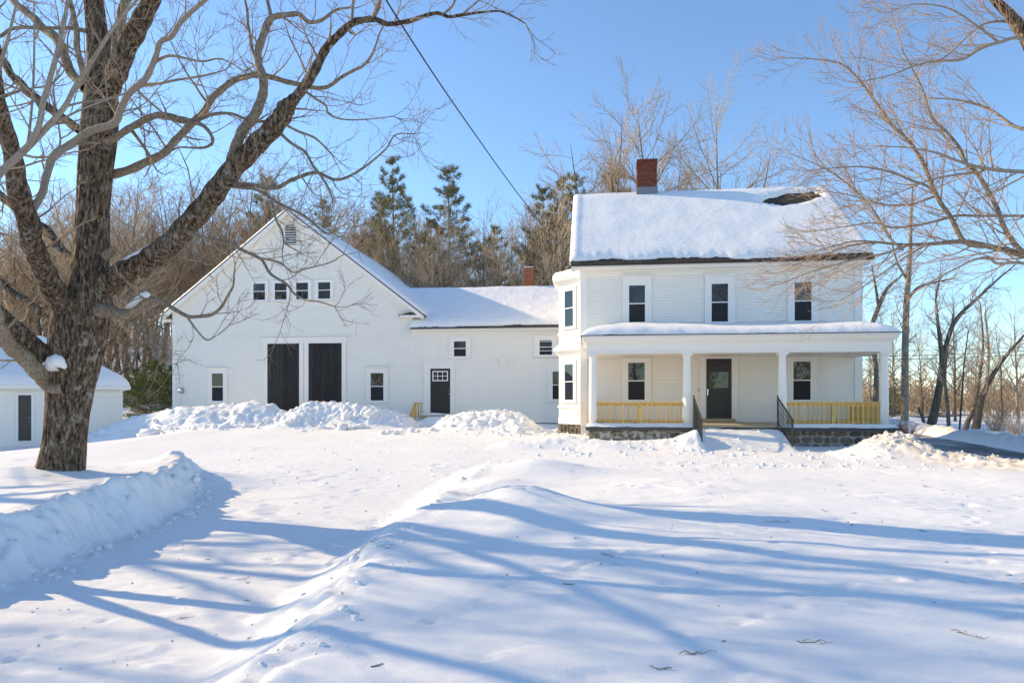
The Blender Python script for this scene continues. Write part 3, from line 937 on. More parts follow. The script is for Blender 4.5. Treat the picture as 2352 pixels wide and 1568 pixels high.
def porch_snow(U, V_):
    Y = V_
    th = 0.21 * edge_round(Y - PE - 0.02 - 0.02 * perlin(U * 2, 3), 0.42) * edge_round(U - PX0 - 0.02, 0.6) * edge_round(PX1 - 0.02 - U, 0.75) + 0.02 * fbm(U * 0.8, Y * 0.8, 3) - 0.005
    th = th * (1 + 0.18 * np.sin(U * 0.8 + 0.6)) + 0.006 * fbm(U * 5, Y * 5, 2)
    return U, Y, porch_z(U, Y) + th
snow_sheet('porch_roof_snow', porch_snow, np.arange(PX0, PX1 + 0.01, 0.045), np.arange(PE, HY - 0.02, 0.045), proof)
# snow on the deck edge
def deck_snow(a, b):
    def fn(U, V_):
        th = 0.045 * edge_round(U - a, 0.15) * edge_round(b - U, 0.15) * edge_round(V_ - PY + 0.31, 0.12) * edge_round(PY + 0.16 - V_, 0.1) + 0.012 * fbm(U * 2.5, V_ * 2.5, 2)
        return U, V_, 0.712 + th + 0.06 * sst(PY - 0.21, PY - 0.16, V_)
    snow_sheet('deck_snow', fn, np.arange(a, b + 0.01, 0.05), np.arange(PY - 0.31, PY + 0.17, 0.03), house)
deck_snow(-0.2, 3.0)
deck_snow(5.45, 8.78)
# timber railings
bal = raw_mesh('baluster', [(x, y, z) for z in (0, 1) for x, y in ((-0.019, -0.019), (0.019, -0.019), (0.019, 0.019), (-0.019, 0.019))],
               [(3, 2, 1, 0), (4, 5, 6, 7), (0, 1, 5, 4), (1, 2, 6, 5), (2, 3, 7, 6), (3, 0, 4, 7)], LUMBER)
def railing(fr, u0, u1, mid, label=None):
    r = boxes('porch_railing', fr, [(u0, u1, -0.045, 0.045, 1.43, 1.468)], LUMBER, house)
    boxes('top_rail', fr, [(u0, u1, -0.017, 0.02, 1.34, 1.429)], LUMBER, r)
    boxes('bottom_rail', fr, [(u0, u1, -0.017, 0.02, 0.83, 0.918)], LUMBER, r)
    ang = math.atan2(fr.r[1], fr.r[0])
    n = int((u1 - u0) / 0.136)
    for k in range(n):
        u = u0 + (k + 0.5) * (u1 - u0) / n
        o = link('baluster', bal, r)
        o.location = fr.p(u, 0.0405, 0.805)
        o.scale = (1, 1, 0.62)
        o.rotation_euler = (0, random.uniform(-0.008, 0.008), ang)
    if mid:
        um = (u0 + u1) / 2
        boxes('post', fr, [(um - 0.045, um + 0.045, 0.0605, 0.075, 0.765, 1.43), (um - 0.045, um + 0.045, -0.06, -0.0175, 0.772, 1.428)], LUMBER, r)
railing(FP, 0.13, 2.71, True)
railing(FP, 5.74, 8.36, True)
railing(Frame(8.5, HY - 0.06, -math.pi / 2), 0.0, HY - PY - 0.18, False)
railing(Frame(-0.02, PY + 0.12, math.pi / 2), 0.0, HY - PY - 0.2, False)
# buried steps and the wrought-iron handrails
stp = boxes('porch_steps', FP, [(3.1, 5.5, 0.2, 0.5, 0.3, 0.565)], LUMBER, house)
boxes('stair_tread', FP, [(3.05, 5.6, 0.5, 0.82, 0.40, 0.44)], DECK, stp)
boxes('stair_tread', FP, [(3.05, 5.62, 0.82, 1.14, 0.25, 0.29)], DECK, stp)
boxes('stair_tread', FP, [(3.05, 5.68, 1.14, 1.55, 0.12, 0.16)], DECK, stp)
def iron_rail(x):
    y0, y1 = PY - 0.22, PY - 1.75
    def zt(y): return 1.6 + (y - y0) * (1.6 - 0.98) / (y0 - y1)
    def zb(y): return zt(y) - 0.74
    h = Tubes(); h.add([(x, y0, zt(y0)), (x, y1, zt(y1))], [0.02, 0.02], 6)
    r = link('iron_handrail', h.mesh('iron_handrail', IRON), house)
    t = Tubes(); t.add([(x, y0, zb(y0)), (x, y1, zb(y1))], [0.013, 0.013], 6); t.build('lower_bar', IRON, r)
    for yy, lo, hi in ((y0, 0.72, zt(y0) + 0.06), (y1, 0.26, zt(y1) + 0.04)):
        t = Tubes(); t.add([(x, yy, lo), (x, yy, hi)], [0.021, 0.021], 6); t.build('post', IRON, r)
    for k in range(1, 12):
        y = y0 + (y1 - y0) * k / 12
        t = Tubes()
        zz = np.linspace(zb(y), zt(y), 13)
        tw = np.array([(x + 0.004 * math.cos(q * 2.2), y + 0.004 * math.sin(q * 2.2), z) for q, z in enumerate(zz)])
        t.add(tw, 0.009 + 0.003 * (np.arange(13) % 2), 4)
        t.build('baluster', IRON, r)
iron_rail(3.0)
iron_rail(5.42)
# ---- two-storey bay on the left side
bay = [(-0.44, 24.22), (-1.24, 25.05), (-1.24, 26.75), (-0.44, 27.58)]
def bay_outline(off):
    cx = -0.44
    o = off
    return [(cx, 24.22 - o * 1.2), (-1.24 - o, 25.05 - o * 0.45), (-1.24 - o, 26.75 + o * 0.45), (cx, 27.58 + o * 1.2)]
def bay_ring(name, parent, prof, m):
    """stacked outlines (offset, z)"""
    V, F = [], []
    for off, z in prof:
        V += [(x, y, z) for x, y in bay_outline(off)]
    for i in range(len(prof) - 1):
        for k in range(4):
            j = (k + 1) % 4
            F.append((i * 4 + j, i * 4 + k, i * 4 + 4 + k, i * 4 + 4 + j))
    F.append((0, 1, 2, 3)); q = 4 * len(prof) - 4
    F.append((q + 3, q + 2, q + 1, q))
    return link(name, raw_mesh(name, V, F, m), parent)
bw = bay_ring('bay_window', house, [(0, 0.66), (0, 5.85)], TRIM)
bay_ring('bay_foundation', bw, [(-0.03, -0.3), (-0.03, 0.655)], MORTAR)
bay_ring('base_board', bw, [(0.02, 0.662), (0.02, 0.86), (0.0, 0.90)], TRIM)
bay_ring('sill_course', bw, [(0.01, 1.22), (0.05, 1.25), (0.05, 1.31), (0.01, 1.34)], TRIM)
bay_ring('middle_cornice', bw, [(0.012, 3.12), (0.06, 3.2), (0.16, 3.28), (0.2, 3.3), (0.2, 3.38), (0.19, 3.4), (0.012, 3.56)], TRIM)
bay_ring('upper_sill', bw, [(0.012, 3.86), (0.05, 3.89), (0.05, 3.95), (0.012, 3.98)], TRIM)
bay_ring('upper_cornice', bw, [(0.012, 5.66), (0.06, 5.72), (0.16, 5.80), (0.22, 5.84), (0.22, 5.92)], TRIM)
ang = math.atan2(24.22 - 25.05, -0.44 + 1.24)
FB = Frame(-1.24, 25.05, ang)
fw = math.hypot(0.8, 0.83)
for lo, hi in ((1.48, 2.86), (4.12, 5.5)):
    w_ = window(FB, bw, 0.30, fw - 0.30, lo, hi, 0.09, 0.1, 0.05, d=0.006, screen=False)
boxes('panel', FB, [(0.16, fw - 0.16, 0.004, 0.02, 0.96, 1.18)], TRIM, bw)
stones(FB, 0.0, fw, 0.1, 0.65, -0.01, bw, 9, 0.16, 0.15, 0.3)
def bay_cap(zt, h, off, nm):
    V, F = [], []
    rows = [(off, zt), (off - 0.01, zt + h * 0.5), (off - 0.09, zt + h * 0.85), (off - 0.3, zt + h), (off - 0.6, zt + h * 1.05)]
    for o_, z in rows:
        pts = bay_outline(o_)
        for k in range(3):
            for q in range(8):
                a, b = np.array(pts[k]), np.array(pts[k + 1]); p = a + (b - a) * q / 8
                V.append((p[0] + 0.02 * perlin(p[0] * 3, p[1] * 3 + z), p[1], z + 0.03 * float(perlin(p[0] * 2.1 + 4, p[1] * 2.1))))
        V.append((*pts[3], z))
    n = 25
    for i in range(len(rows) - 1):
        for k in range(n - 1):
            F.append((i * n + k + 1, i * n + k, (i + 1) * n + k, (i + 1) * n + k + 1))
    link(nm, raw_mesh(nm, V, F, SNOW, True), bw)
bay_cap(5.925, 0.3, 0.22, 'bay_snow')

# ------------------------------------------------------------------ the barn
BX0, BX1, BY, BB = -20.14, -8.28, 30.8, 51.0
BCX = (BX0 + BX1) / 2
barn = thing('barn', (BCX, BY, 0.4), 'white gabled barn with two charcoal plank doors and louvred gable vent', 'barn')
FBn = Frame(0, BY)
BOX0, BOX1, BEZ, BRZ = BX0 - 0.5, BX1 + 0.58, 5.52, 10.47        # roof edges and ridge (top of the deck)
BSL = (BRZ - BEZ) / (BCX - BOX0)
def barn_roof(x):
    return BRZ - BSL * np.abs(np.asarray(x, float) - BCX)
Vb = []
for y in (BY + 0.005, BB):
    Vb += [(BX0 + 0.01, y, -0.5), (BX1 - 0.01, y, -0.5), (BX1 - 0.01, y, float(barn_roof(BX1)) - 0.15), (BCX, y, BRZ - 0.15), (BX0 + 0.01, y, float(barn_roof(BX0)) - 0.15)]
link('wall', raw_mesh('wall', Vb, [(0, 1, 2, 3, 4), (9, 8, 7, 6, 5), (0, 5, 6, 1), (1, 6, 7, 2), (2, 7, 8, 3), (3, 8, 9, 4), (4, 9, 5, 0)], SIDING), barn)
def gable(z):
    h = (BRZ - 0.32 - z) / BSL
    return BCX - h, BCX + h
clapboards(FBn, BX0 + 0.16, BX1 + 0.0, 0.3, BRZ - 0.4, 0.108, barn, gable)
boxes('corner_board', FBn, [(BX0, BX0 + 0.17, -0.12, 0.042, 0.2, 5.6)], TRIM, barn)
broof = None
for s, e in ((-1, BOX0), (1, BOX1)):
    pts = [(BCX, BY - 0.36, BRZ), (e, BY - 0.36, float(barn_roof(e))), (e, BB + 0.4, float(barn_roof(e))), (BCX, BB + 0.4, BRZ)]
    if s > 0: pts = pts[::-1]
    o = slab('roof' if broof is None else 'right_slope', pts, 0.06, SHINGLE, barn if broof is None else broof)
    broof = broof or o
for s in (-1, 1):       # rake: a wide board under the roof edge, a flat frieze on the wall
    e = BOX0 + 0.02 if s < 0 else BOX1 - 0.02
    ze, dz = float(barn_roof(e)) - 0.062, 0.0
    f = 1 if s > 0 else -1
    o = [(BCX, BRZ - 0.062), (e, ze), (e, ze - 0.2), (BCX, BRZ - 0.262)]
    poly_prism('rake_board', FBn, o if s < 0 else o[::-1], 0.27, 0.345, TRIM, barn)
    o = [(BCX, BRZ - 0.064), (e, ze - 0.002), (e, ze - 0.10), (BCX, BRZ - 0.164)]
    poly_prism('soffit', FBn, o if s < 0 else o[::-1], 0.03, 0.269, TRIM, barn)
    w0 = BX0 if s < 0 else BX1
    o = [(BCX, BRZ - 0.166), (w0, float(barn_roof(w0)) - 0.166), (w0, float(barn_roof(w0)) - 0.52), (BCX, BRZ - 0.52)]
    poly_prism('gable_frieze', FBn, o if s < 0 else o[::-1], 0.0, 0.045, TRIM, barn)
boxes('eave_return', FBn, [(BX1 - 0.52, BOX1 - 0.04, 0.03, 0.3, 5.32, 5.42)], TRIM, barn)
poly_prism('return_cap', FBn, [(BX1 - 0.62, 5.421), (BX1 - 0.02, 5.421), (BX1 - 0.02, 5.56)], 0.0, 0.3, SHINGLE, barn)
boxes('eave_return', FBn, [(BOX0 + 0.03, BX0 + 0.05, 0.03, 0.3, 5.28, 5.4)], TRIM, barn)
bs_len = (BCX - BOX0)
def barn_snow(s):
    e = BOX0 if s < 0 else BOX1
    def fn(U, V_):      # U 0..1 ridge to eave, V along Y
        X = BCX + (e - BCX) * U
        dist = np.abs(X - e)
        th = 0.24 * edge_round(dist, 0.35) * edge_round(V_ - BY + 0.34, 0.4) * (0.92 + 0.12 * fbm(X * 0.5, V_ * 0.5, 2))
        th = th + 0.012 * fbm(X * 3, V_ * 3, 3) * (th > 0.05)
        th = th - 0.06 * np.exp(-(np.abs(X - BCX) / 0.25) ** 2)
        return X, V_, barn_roof(X) + 0.003 + th
    us = np.concatenate([np.linspace(0, 0.9, 70), np.linspace(0.91, 1.0, 25)])
    if s < 0: us = us[::-1]
    snow_sheet('roof_snow', fn, us, np.concatenate([np.arange(BY - 0.345, BY + 1.2, 0.05), np.arange(BY + 1.2, BB + 0.4, 0.25)]), broof)
barn_snow(-1)
barn_snow(1)
# gable vent
vent = boxes('gable_vent', FBn, [(-14.5, -14.44, 0.03, 0.075, 8.78, 9.85), (-13.87, -13.81, 0.03, 0.075, 8.78, 9.85), (-14.44, -13.87, 0.03, 0.075, 9.79, 9.85), (-14.44, -13.87, 0.03, 0.075, 8.78, 8.83)], TRIM, barn)
boxes('vent_backing', FBn, [(-14.44, -13.87, 0.024, 0.034, 8.83, 9.79)], BLACKPAINT, vent)
for k in range(8):
    z = 8.86 + k * 0.117
    V = [FBn.p(u, d, zz) for u in (-14.439, -13.871) for d, zz in ((0.035, z + 0.062), (0.035, z + 0.072), (0.09, z + 0.012), (0.09, z))]
    link('slat', raw_mesh('slat', V, [(0, 1, 2, 3), (7, 6, 5, 4), (0, 4, 5, 1), (1, 5, 6, 2), (2, 6, 7, 3), (3, 7, 4, 0)], TRIM), vent)
for a in (-16.07, -15.0, -13.94, -12.86):
    window(FBn, barn, a, a + 0.69, 6.23, 7.1, 0.11, 0.1, 0.05, screen=(a < -15.5))
window(FBn, barn, -18.16, -17.49, 1.44, 2.86, 0.17, 0.2, 0.07, 1)
window(FBn, barn, -10.32, -9.6, 1.46, 2.84, 0.17, 0.2, 0.07, 1)
# plank doors
boxes('door_surround', FBn, [(-15.52, -15.32, 0.02, 0.06, 0.3, 4.2), (-11.66, -11.46, 0.02, 0.06, 0.3, 4.2), (-15.56, -11.42, 0.02, 0.066, 4.2, 4.46), (-13.74, -13.53, 0.02, 0.062, 0.3, 4.2), (-13.50, -13.29, 0.02, 0.056, 0.3, 4.2)], TRIM, barn)
boxes('door_head_moulding', FBn, [(-15.6, -11.38, 0.02, 0.09, 4.46, 4.5)], TRIM, barn)
for a, b in ((-15.31, -13.75), (-13.28, -11.67)):
    dr = boxes('barn_door', FBn, [(a, b, 0.021, 0.03, 0.3, 4.195)], BLACKPAINT, barn)
    n = 8
    w = (b - a) / n
    for k in range(n):
        j = random.uniform(-0.01, 0.01)
        boxes('plank', FBn, [(a + k * w + 0.004, a + (k + 1) * w - 0.004, 0.03, 0.046 + random.uniform(-0.003, 0.004), 0.3, 4.19)], PLANK, dr)
mt = boxes('electric_meter', FBn, [(-19.77, -19.55, 0.03, 0.13, 1.86, 2.12)], METER, barn)
q = Tubes(); q.add([FBn.p(-19.66, 0.13, 1.99), FBn.p(-19.66, 0.2, 1.99), FBn.p(-19.66, 0.23, 1.99)], [0.085, 0.08, 0.02], 14); q.build('meter_dial', STEEL, mt)
q = Tubes(); q.add([FBn.p(-19.7, 0.06, 2.12), FBn.p(-19.7, 0.06, 4.6)], [0.018, 0.018], 8); q.add([FBn.p(-19.66, 0.06, 0.4), FBn.p(-19.66, 0.06, 1.86)], [0.018, 0.018], 8); q.build('conduit', TRIM, mt)

# ------------------------------------------------------------------ the ell between barn and house
ell = thing('connecting_ell', (-4.4, BY, 0.4), 'low white ell with a black door joining the barn to the farmhouse', 'house wing')
LX0, LX1, LEY, LEZ, LRY, LRZ = -8.3, -0.42, 30.42, 4.82, 34.2, 7.12
LSL = (LRZ - LEZ) / (LRY - LEY)
def ell_roof(y):
    return LRZ - LSL * np.abs(np.asarray(y, float) - LRY)
boxes('wall', FBn, [(LX0 - 0.2, LX1, -7.0, -0.004, 0.3, 4.72)], SIDING, ell)
clapboards(FBn, LX0 + 0.004, LX1, 0.5, 4.6, 0.108, ell)
boxes('frieze_board', FBn, [(LX0 + 0.005, LX1, 0.0, 0.035, 4.56, 4.72)], TRIM, ell)
boxes('eave_board', FBn, [(LX0, LX1, 0.0, 0.3, 4.722, 4.76), (LX0, LX1, 0.3, 0.345, 4.69, 4.79)], TRIM, ell)
boxes('sill_beam', FBn, [(LX0, LX1, -0.02, 0.012, 0.1, 0.5)], GREYEDGE, ell)
lroof = slab('roof', [(LX0 - 0.03, LEY, LEZ), (LX1, LEY, LEZ), (LX1, LRY, LRZ), (LX0 - 0.03, LRY, LRZ)], 0.06, SHINGLE, ell)
slab('rear_slope', [(LX0 - 3, LRY, LRZ), (LX1, LRY, LRZ), (LX1, LRY + 4, LEZ), (LX0 - 3, LRY + 4, LEZ)], 0.06, SHINGLE, lroof)
def ell_snow(U, V_):
    e = 0.09 + 0.05 * perlin(U * 1.3, 5) + 0.03 * perlin(U * 6, 2) + 0.08 * sst(-6, -3, U)
    e = e * sst(-8.6, -7.6, U)
    th = 0.2 * edge_round(V_ - LEY - e, 0.45)
    th = np.where(V_ < LEY + e, -0.03, th)
    th = th * (1 + 0.1 * fbm(U * 0.6, V_ * 0.6, 2)) + (th > 0.02) * (0.012 * fbm(U * 2.5, V_ * 2.5, 3) + 0.008 * fbm(U * 6, V_ * 6, 2))
    z1 = np.where(V_ <= LRY, ell_roof(V_), ell_roof(V_)) + th - 0.05 * np.exp(-((V_ - LRY) / 0.3) ** 2)
    # drift filling the valley against the barn roof
    z2 = barn_roof(np.minimum(U, BOX1 + 0.3)) + 0.22 * edge_round(BOX1 + 0.45 - U, 0.5) - 0.75 * np.maximum(U - BOX1, 0) - 4 * np.maximum(BOX1 - 0.3 - U + 0, 0) * 0 - 3.0 * np.maximum(31.6 - V_, 0)
    k = 0.42
    h = np.clip(0.5 + 0.5 * (z1 - z2) / k, 0, 1)
    zz = z2 + (z1 - z2) * h + k * h * (1 - h)
    w = sst(31.0, 32.0, V_)
    zz = z1 * (1 - w) + zz * w
    return U, V_, zz
snow_sheet('roof_snow', ell_snow, np.arange(LX0 - 0.04, LX1 - 0.01, 0.06), np.concatenate([np.arange(LEY - 0.01, LRY + 0.8, 0.05), np.arange(LRY + 0.8, LRY + 3.6, 0.3)]), lroof)
def valley_snow(U, V_):        # snow lying over the lower barn slope where the two roofs meet
    z1 = ell_roof(V_) + 0.2
    z2 = barn_roof(U) + 0.235
    k = 0.5
    h = np.clip(0.5 + 0.5 * (z1 - z2) / k, 0, 1)
    zz = z2 + (z1 - z2) * h + k * h * (1 - h)
    return U, V_, zz - 0.02
snow_sheet('valley_snow', valley_snow, np.arange(-11.6, LX0 + 0.02, 0.08), np.arange(31.6, 37.0, 0.08), lroof)
lch = brick_chimney(ell, -3.46, -2.98, 34.3, 34.8, 6.9, 8.22, BRICK2, MORTAR, bl=0.2, cap=False)
boxes('snow_cap', Frame(0, 0), [(-3.44, -3.0, -34.78, -34.32, 8.215, 8.27)], SNOW, lch, bevel=0.03)
# door with six lights
ed = boxes('entry_door', FBn, [(-7.42, -6.51, 0.03, 0.065, 0.92, 2.97)], BLACKPAINT, ell)
boxes('light_frame', FBn, [(-7.33, -6.60, 0.066, 0.08, 2.82, 2.865), (-7.33, -6.60, 0.066, 0.08, 2.40, 2.445), (-7.33, -7.285, 0.066, 0.08, 2.445, 2.82), (-6.645, -6.60, 0.066, 0.08, 2.445, 2.82),
                           (-7.285, -6.645, 0.066, 0.078, 2.62, 2.645), (-7.09, -7.065, 0.066, 0.077, 2.445, 2.82), (-6.865, -6.84, 0.066, 0.077, 2.445, 2.82)], VINYL, ed)
for c in range(3):
    for r in range(2):
        boxes('pane', FBn, [(-7.284 + c * 0.222, -7.284 + c * 0.222 + 0.19, 0.066, 0.071, 2.447 + r * 0.2, 2.447 + r * 0.2 + 0.17)], GLASS, ed)
for a in (-7.32, -6.90):
    boxes('panel', FBn, [(a, a + 0.014, 0.065, 0.074, 1.18, 2.26), (a + 0.27, a + 0.284, 0.065, 0.074, 1.18, 2.26), (a + 0.014, a + 0.27, 0.065, 0.073, 2.246, 2.26), (a + 0.014, a + 0.27, 0.065, 0.073, 1.18, 1.194)], BLACKPAINT, ed)
for z, r_ in ((1.97, 0.032), (1.82, 0.038)):
    q = Tubes(); q.add([FBn.p(-6.57, 0.065, z), FBn.p(-6.57, 0.1, z), FBn.p(-6.57, 0.125, z)], [r_, r_, 0.01], 12); q.build('knob', STEEL, ed)
boxes('door_casing', FBn, [(-7.74, -7.43, 0.02, 0.06, 0.8, 2.98), (-6.50, -6.30, 0.02, 0.06, 0.8, 2.98), (-7.74, -6.30, 0.02, 0.063, 2.98, 3.24)], TRIM, ell)
boxes('door_step', FBn, [(-7.7, -6.3, 0.06, 0.9, 0.3, 0.86)], DECK, ell)
def step_snow(U, V_):
    return U, V_, 0.862 + 0.09 * edge_round(U + 7.72, 0.3) * edge_round(-6.28 - U, 0.3) * edge_round(V_ - 29.88, 0.3) * (1 - 0.6 * sst(-7.2, -6.5, U)) + 0.0 * U
snow_sheet('step_snow', step_snow, np.arange(-7.72, -6.27, 0.06), np.arange(29.88, 30.76, 0.05), ell)
window(FBn, ell, -6.38, -5.72, 3.48, 4.27, 0.17, 0.16, 0.05)
window(FBn, ell, -2.45, -1.78, 3.52, 4.28, 0.2, 0.16, 0.05)
boxes('screen_bar', FBn, [(-2.42, -1.81, 0.05, 0.06, 4.16, 4.185), (-2.42, -1.81, 0.05, 0.06, 3.74, 3.765)], VINYL, ell)
window(FBn, ell, -1.86, -1.2, 1.52, 2.87, 0.16, 0.15, 0.06)
bxv = boxes('wall_vent', FBn, [(-4.22, -3.9, 0.02, 0.1, 3.12, 3.5)], TRIM, ell)
boxes('cover', FBn, [(-4.20, -4.08, 0.1, 0.108, 3.14, 3.28), (-4.20, -4.08, 0.1, 0.108, 3.34, 3.48), (-4.04, -3.92, 0.1, 0.108, 3.14, 3.28), (-4.04, -3.92, 0.1, 0.108, 3.34, 3.48)], TRIM, bxv)
# timber guard beside the step
gd = boxes('step_railing', FBn, [(-8.02, -7.66, 0.62, 0.70, 1.36, 1.42)], LUMBER, ell)
for u in (-7.96, -7.84, -7.72):
    boxes('baluster', FBn, [(u - 0.03, u + 0.03, 0.64, 0.68, 0.75, 1.36)], LUMBER, gd)
def slant(u0, u1, d0, z0, d1, z1, h, nm):
    V = [FBn.p(u, d, z) for u in (u0, u1) for d, z in ((d0, z0), (d1, z1), (d1, z1 - h), (d0, z0 - h))]
    link(nm, raw_mesh(nm, V, [(0, 1, 2, 3), (7, 6, 5, 4), (0, 4, 5, 1), (1, 5, 6, 2), (2, 6, 7, 3), (3, 7, 4, 0)], LUMBER), gd)
slant(-8.02, -7.97, 0.7, 1.40, 1.75, 0.72, 0.1, 'slanted_rail')
for k in range(4):
    d = 0.85 + k * 0.24
    boxes('baluster', FBn, [(-7.965, -7.925, d, d + 0.04, 0.35, 1.3 - k * 0.155)], LUMBER, gd)
boxes('post', FBn, [(-8.0, -7.9, 1.75, 1.85, 0.1, 0.8)], LUMBER, gd)

# ------------------------------------------------------------------ the garage at the left edge
ga = math.radians(40)
g0 = at(282, 900, 29.8)
FG = Frame(g0[0] , g0[1], ga)             # u runs right; the wall lies at negative u
GB = -0.75
garage = thing('garage', (g0[0] - 2.5, g0[1] - 2.0, GB), 'small white garage with hipped snowy roof and dark panelled door', 'garage')
GW, GDp, GT = 8.5, 6.5, 2.02
boxes('wall', FG, [(-GW, 0, -GDp, -0.004, GB, GT)], SIDING, garage)
clapboards(FG, -GW + 0.1, -0.1, GB + 0.05, GT - 0.1, 0.108, garage)
for u in (-GW, -0.11):
    boxes('corner_board', FG, [(u, u + 0.11, -0.05, 0.03, GB, GT)], TRIM, garage)
boxes('eave_board', FG, [(-GW - 0.3, 0.3, -GDp - 0.3, 0.3, GT + 0.001, GT + 0.1), (-GW - 0.31, 0.31, -GDp - 0.31, 0.31, GT + 0.06, GT + 0.16)], TRIM, garage)
def hip(d):
    return np.clip(d * 0.62, 0, 2.15)
def garage_roof(extra, lo):
    def fn(U, V_):
        d = np.minimum(np.minimum(U + GW + 0.3, 0.3 - U), np.minimum(V_ + GDp + 0.3, 0.3 - V_))
        z = GT + 0.165 + hip(d)
        if extra:
            z = z + 0.3 * edge_round(d - 0.03, 0.4) + 0.02 * fbm(U * 1.2, V_ * 1.2, 3) - lo
        q = FG.o[:, None, None] + U[None] * FG.r[:, None, None] + V_[None] * FG.n[:, None, None]
        return q[0], q[1], z
    return fn
us, vs = np.linspace(-GW - 0.3, 0.3, 110), np.linspace(0.3, -GDp - 0.3, 84)
groof = snow_sheet('roof', garage_roof(False, 0), us, vs, garage, SHINGLE)
snow_sheet('roof_snow', garage_roof(True, 0.004), us, vs, groof)
def gu(px):      # distance along the garage wall for a measured column
    u = (px - 1176) / FPX
    d = np.array([-SY + u * CY, CY + u * SY])
    A = np.array([d, -FG.r]).T
    return float(np.linalg.solve(A, FG.o)[1])
a, b = gu(42), gu(72)
gdr = boxes('side_door', FG, [(a, b, 0.03, 0.06, -0.25, 1.75)], mat('brown_grey_door', (0.05, 0.047, 0.042), 0.4, 0.4), garage)
w = (b - a)
for (x0, x1) in ((0.12, 0.45), (0.55, 0.88)):
    for (z0, z1) in ((-0.1, 0.5), (0.62, 1.25), (1.37, 1.62)):
        boxes('panel', FG, [(a + w * x0, a + w * x1, 0.06, 0.072, z0, z1)], gdr.data.materials[0], gdr)
for z in (0.6, 0.75):
    q = Tubes(); q.add([FG.p(b - 0.08, 0.06, z), FG.p(b - 0.08, 0.1, z), FG.p(b - 0.08, 0.13, z)], [0.035, 0.04, 0.01], 10); q.build('knob', STEEL, gdr)
boxes('door_casing', FG, [(a - 0.1, a, 0.02, 0.065, -0.3, 1.75), (b, b + 0.1, 0.02, 0.065, -0.3, 1.75), (a - 0.1, b + 0.1, 0.02, 0.068, 1.75, 1.86)], TRIM, garage)

# ------------------------------------------------------------------ trees
UP = np.array([0, 0, 1.0])
def unit(v):
    return v / (np.linalg.norm(v) + 1e-9)
def turn(d, ang, rg):
    """a direction that leaves d by the angle, at a random side"""
    q = rg.normal(size=3); q -= q.dot(d) * d
    return unit(d * math.cos(ang) + unit(q) * math.sin(ang))

def wander(p, d, Ln, n, wob, lift, rg):
    s = Ln / (n - 1)
    D = d[None] + np.cumsum(rg.normal(size=(n - 1, 3)) * wob, axis=0) + np.linspace(0, lift, n - 1)[:, None] * UP[None]
    D /= np.linalg.norm(D, axis=1)[:, None]
    return np.vstack([p[None], p[None] + np.cumsum(D * s, axis=0)])

def ramify(tb, P, R, lvl, prm, rg, t0=0.15):
    """side shoots along a branch; prm[lvl] = (spacing, length, length spread, angle, wobble, lift, thickness ratio, least radius, sides)"""
    if lvl >= len(prm):
        return
    sp, ln, lsp, ang, wob, lift, rat, rmin, sides = prm[lvl]
    seg = np.linalg.norm(np.diff(P, axis=0), axis=1)
    cum = np.concatenate([[0], np.cumsum(seg)])
    tot = cum[-1]
    s = tot * t0 + rg.uniform(0, sp)
    while s < tot:
        i = min(np.searchsorted(cum, s) - 1, len(P) - 2)
        i = max(i, 0)
        f = (s - cum[i]) / max(seg[i], 1e-6)
        p = P[i] + (P[i + 1] - P[i]) * f
        r = R[i] + (R[i + 1] - R[i]) * f
        d = unit(P[i + 1] - P[i])
        q = s / tot
        l = ln * (1 - 0.55 * q) * (1 + lsp * rg.uniform(-1, 1))
        c = turn(d, ang * rg.uniform(0.7, 1.3), rg)
        rr = max(rmin, min(r * rat * rg.uniform(0.8, 1.1), r * 0.9))
        n = 4 if l < 0.35 else (5 if l < 0.8 else 7)
        Q = wander(p, c, l, n, wob, lift, rg)
        S = np.linspace(rr, max(rmin * 0.55, rr * 0.3), n)
        tb.add(Q, S, sides)
        ramify(tb, Q, S, lvl + 1, prm, rg)
        s += sp * rg.uniform(0.6, 1.4)
    # the tip forks
    if lvl + 1 < len(prm):
        for _ in range(2):
            c = turn(unit(P[-1] - P[-2]), 0.45, rg)
            Q = wander(P[-1], c, prm[lvl][1] * 0.45, 5, wob, lift, rg)
            S = np.linspace(max(R[-1] * 0.9, rmin), rmin * 0.6, 5)
            tb.add(Q, S, sides)
            ramify(tb, Q, S, lvl + 1, prm, rg)

def guided(pts, Y0, n=7):
    """rows (x, y, width) or (x, y, width, offset) measured in the frame -> centre line and radii at distance Y0 + offset"""
    out = []
    for k, q in enumerate(pts):
        off = q[3] if len(q) > 3 else 0.0
        w = at(q[0], q[1], Y0 + off)
        t = math.hypot(w[0], w[1])
        dpt = (Y0 + off) / (CY + (q[0] - 1176) / FPX * SY)
        out.append((*w, q[2] / FPX * dpt / 2 / math.sqrt(1 + ((q[0] - 1176) / FPX) ** 2)))
    S = spline(out, n)
    return S[:, :3], np.maximum(S[:, 3], 0.004)

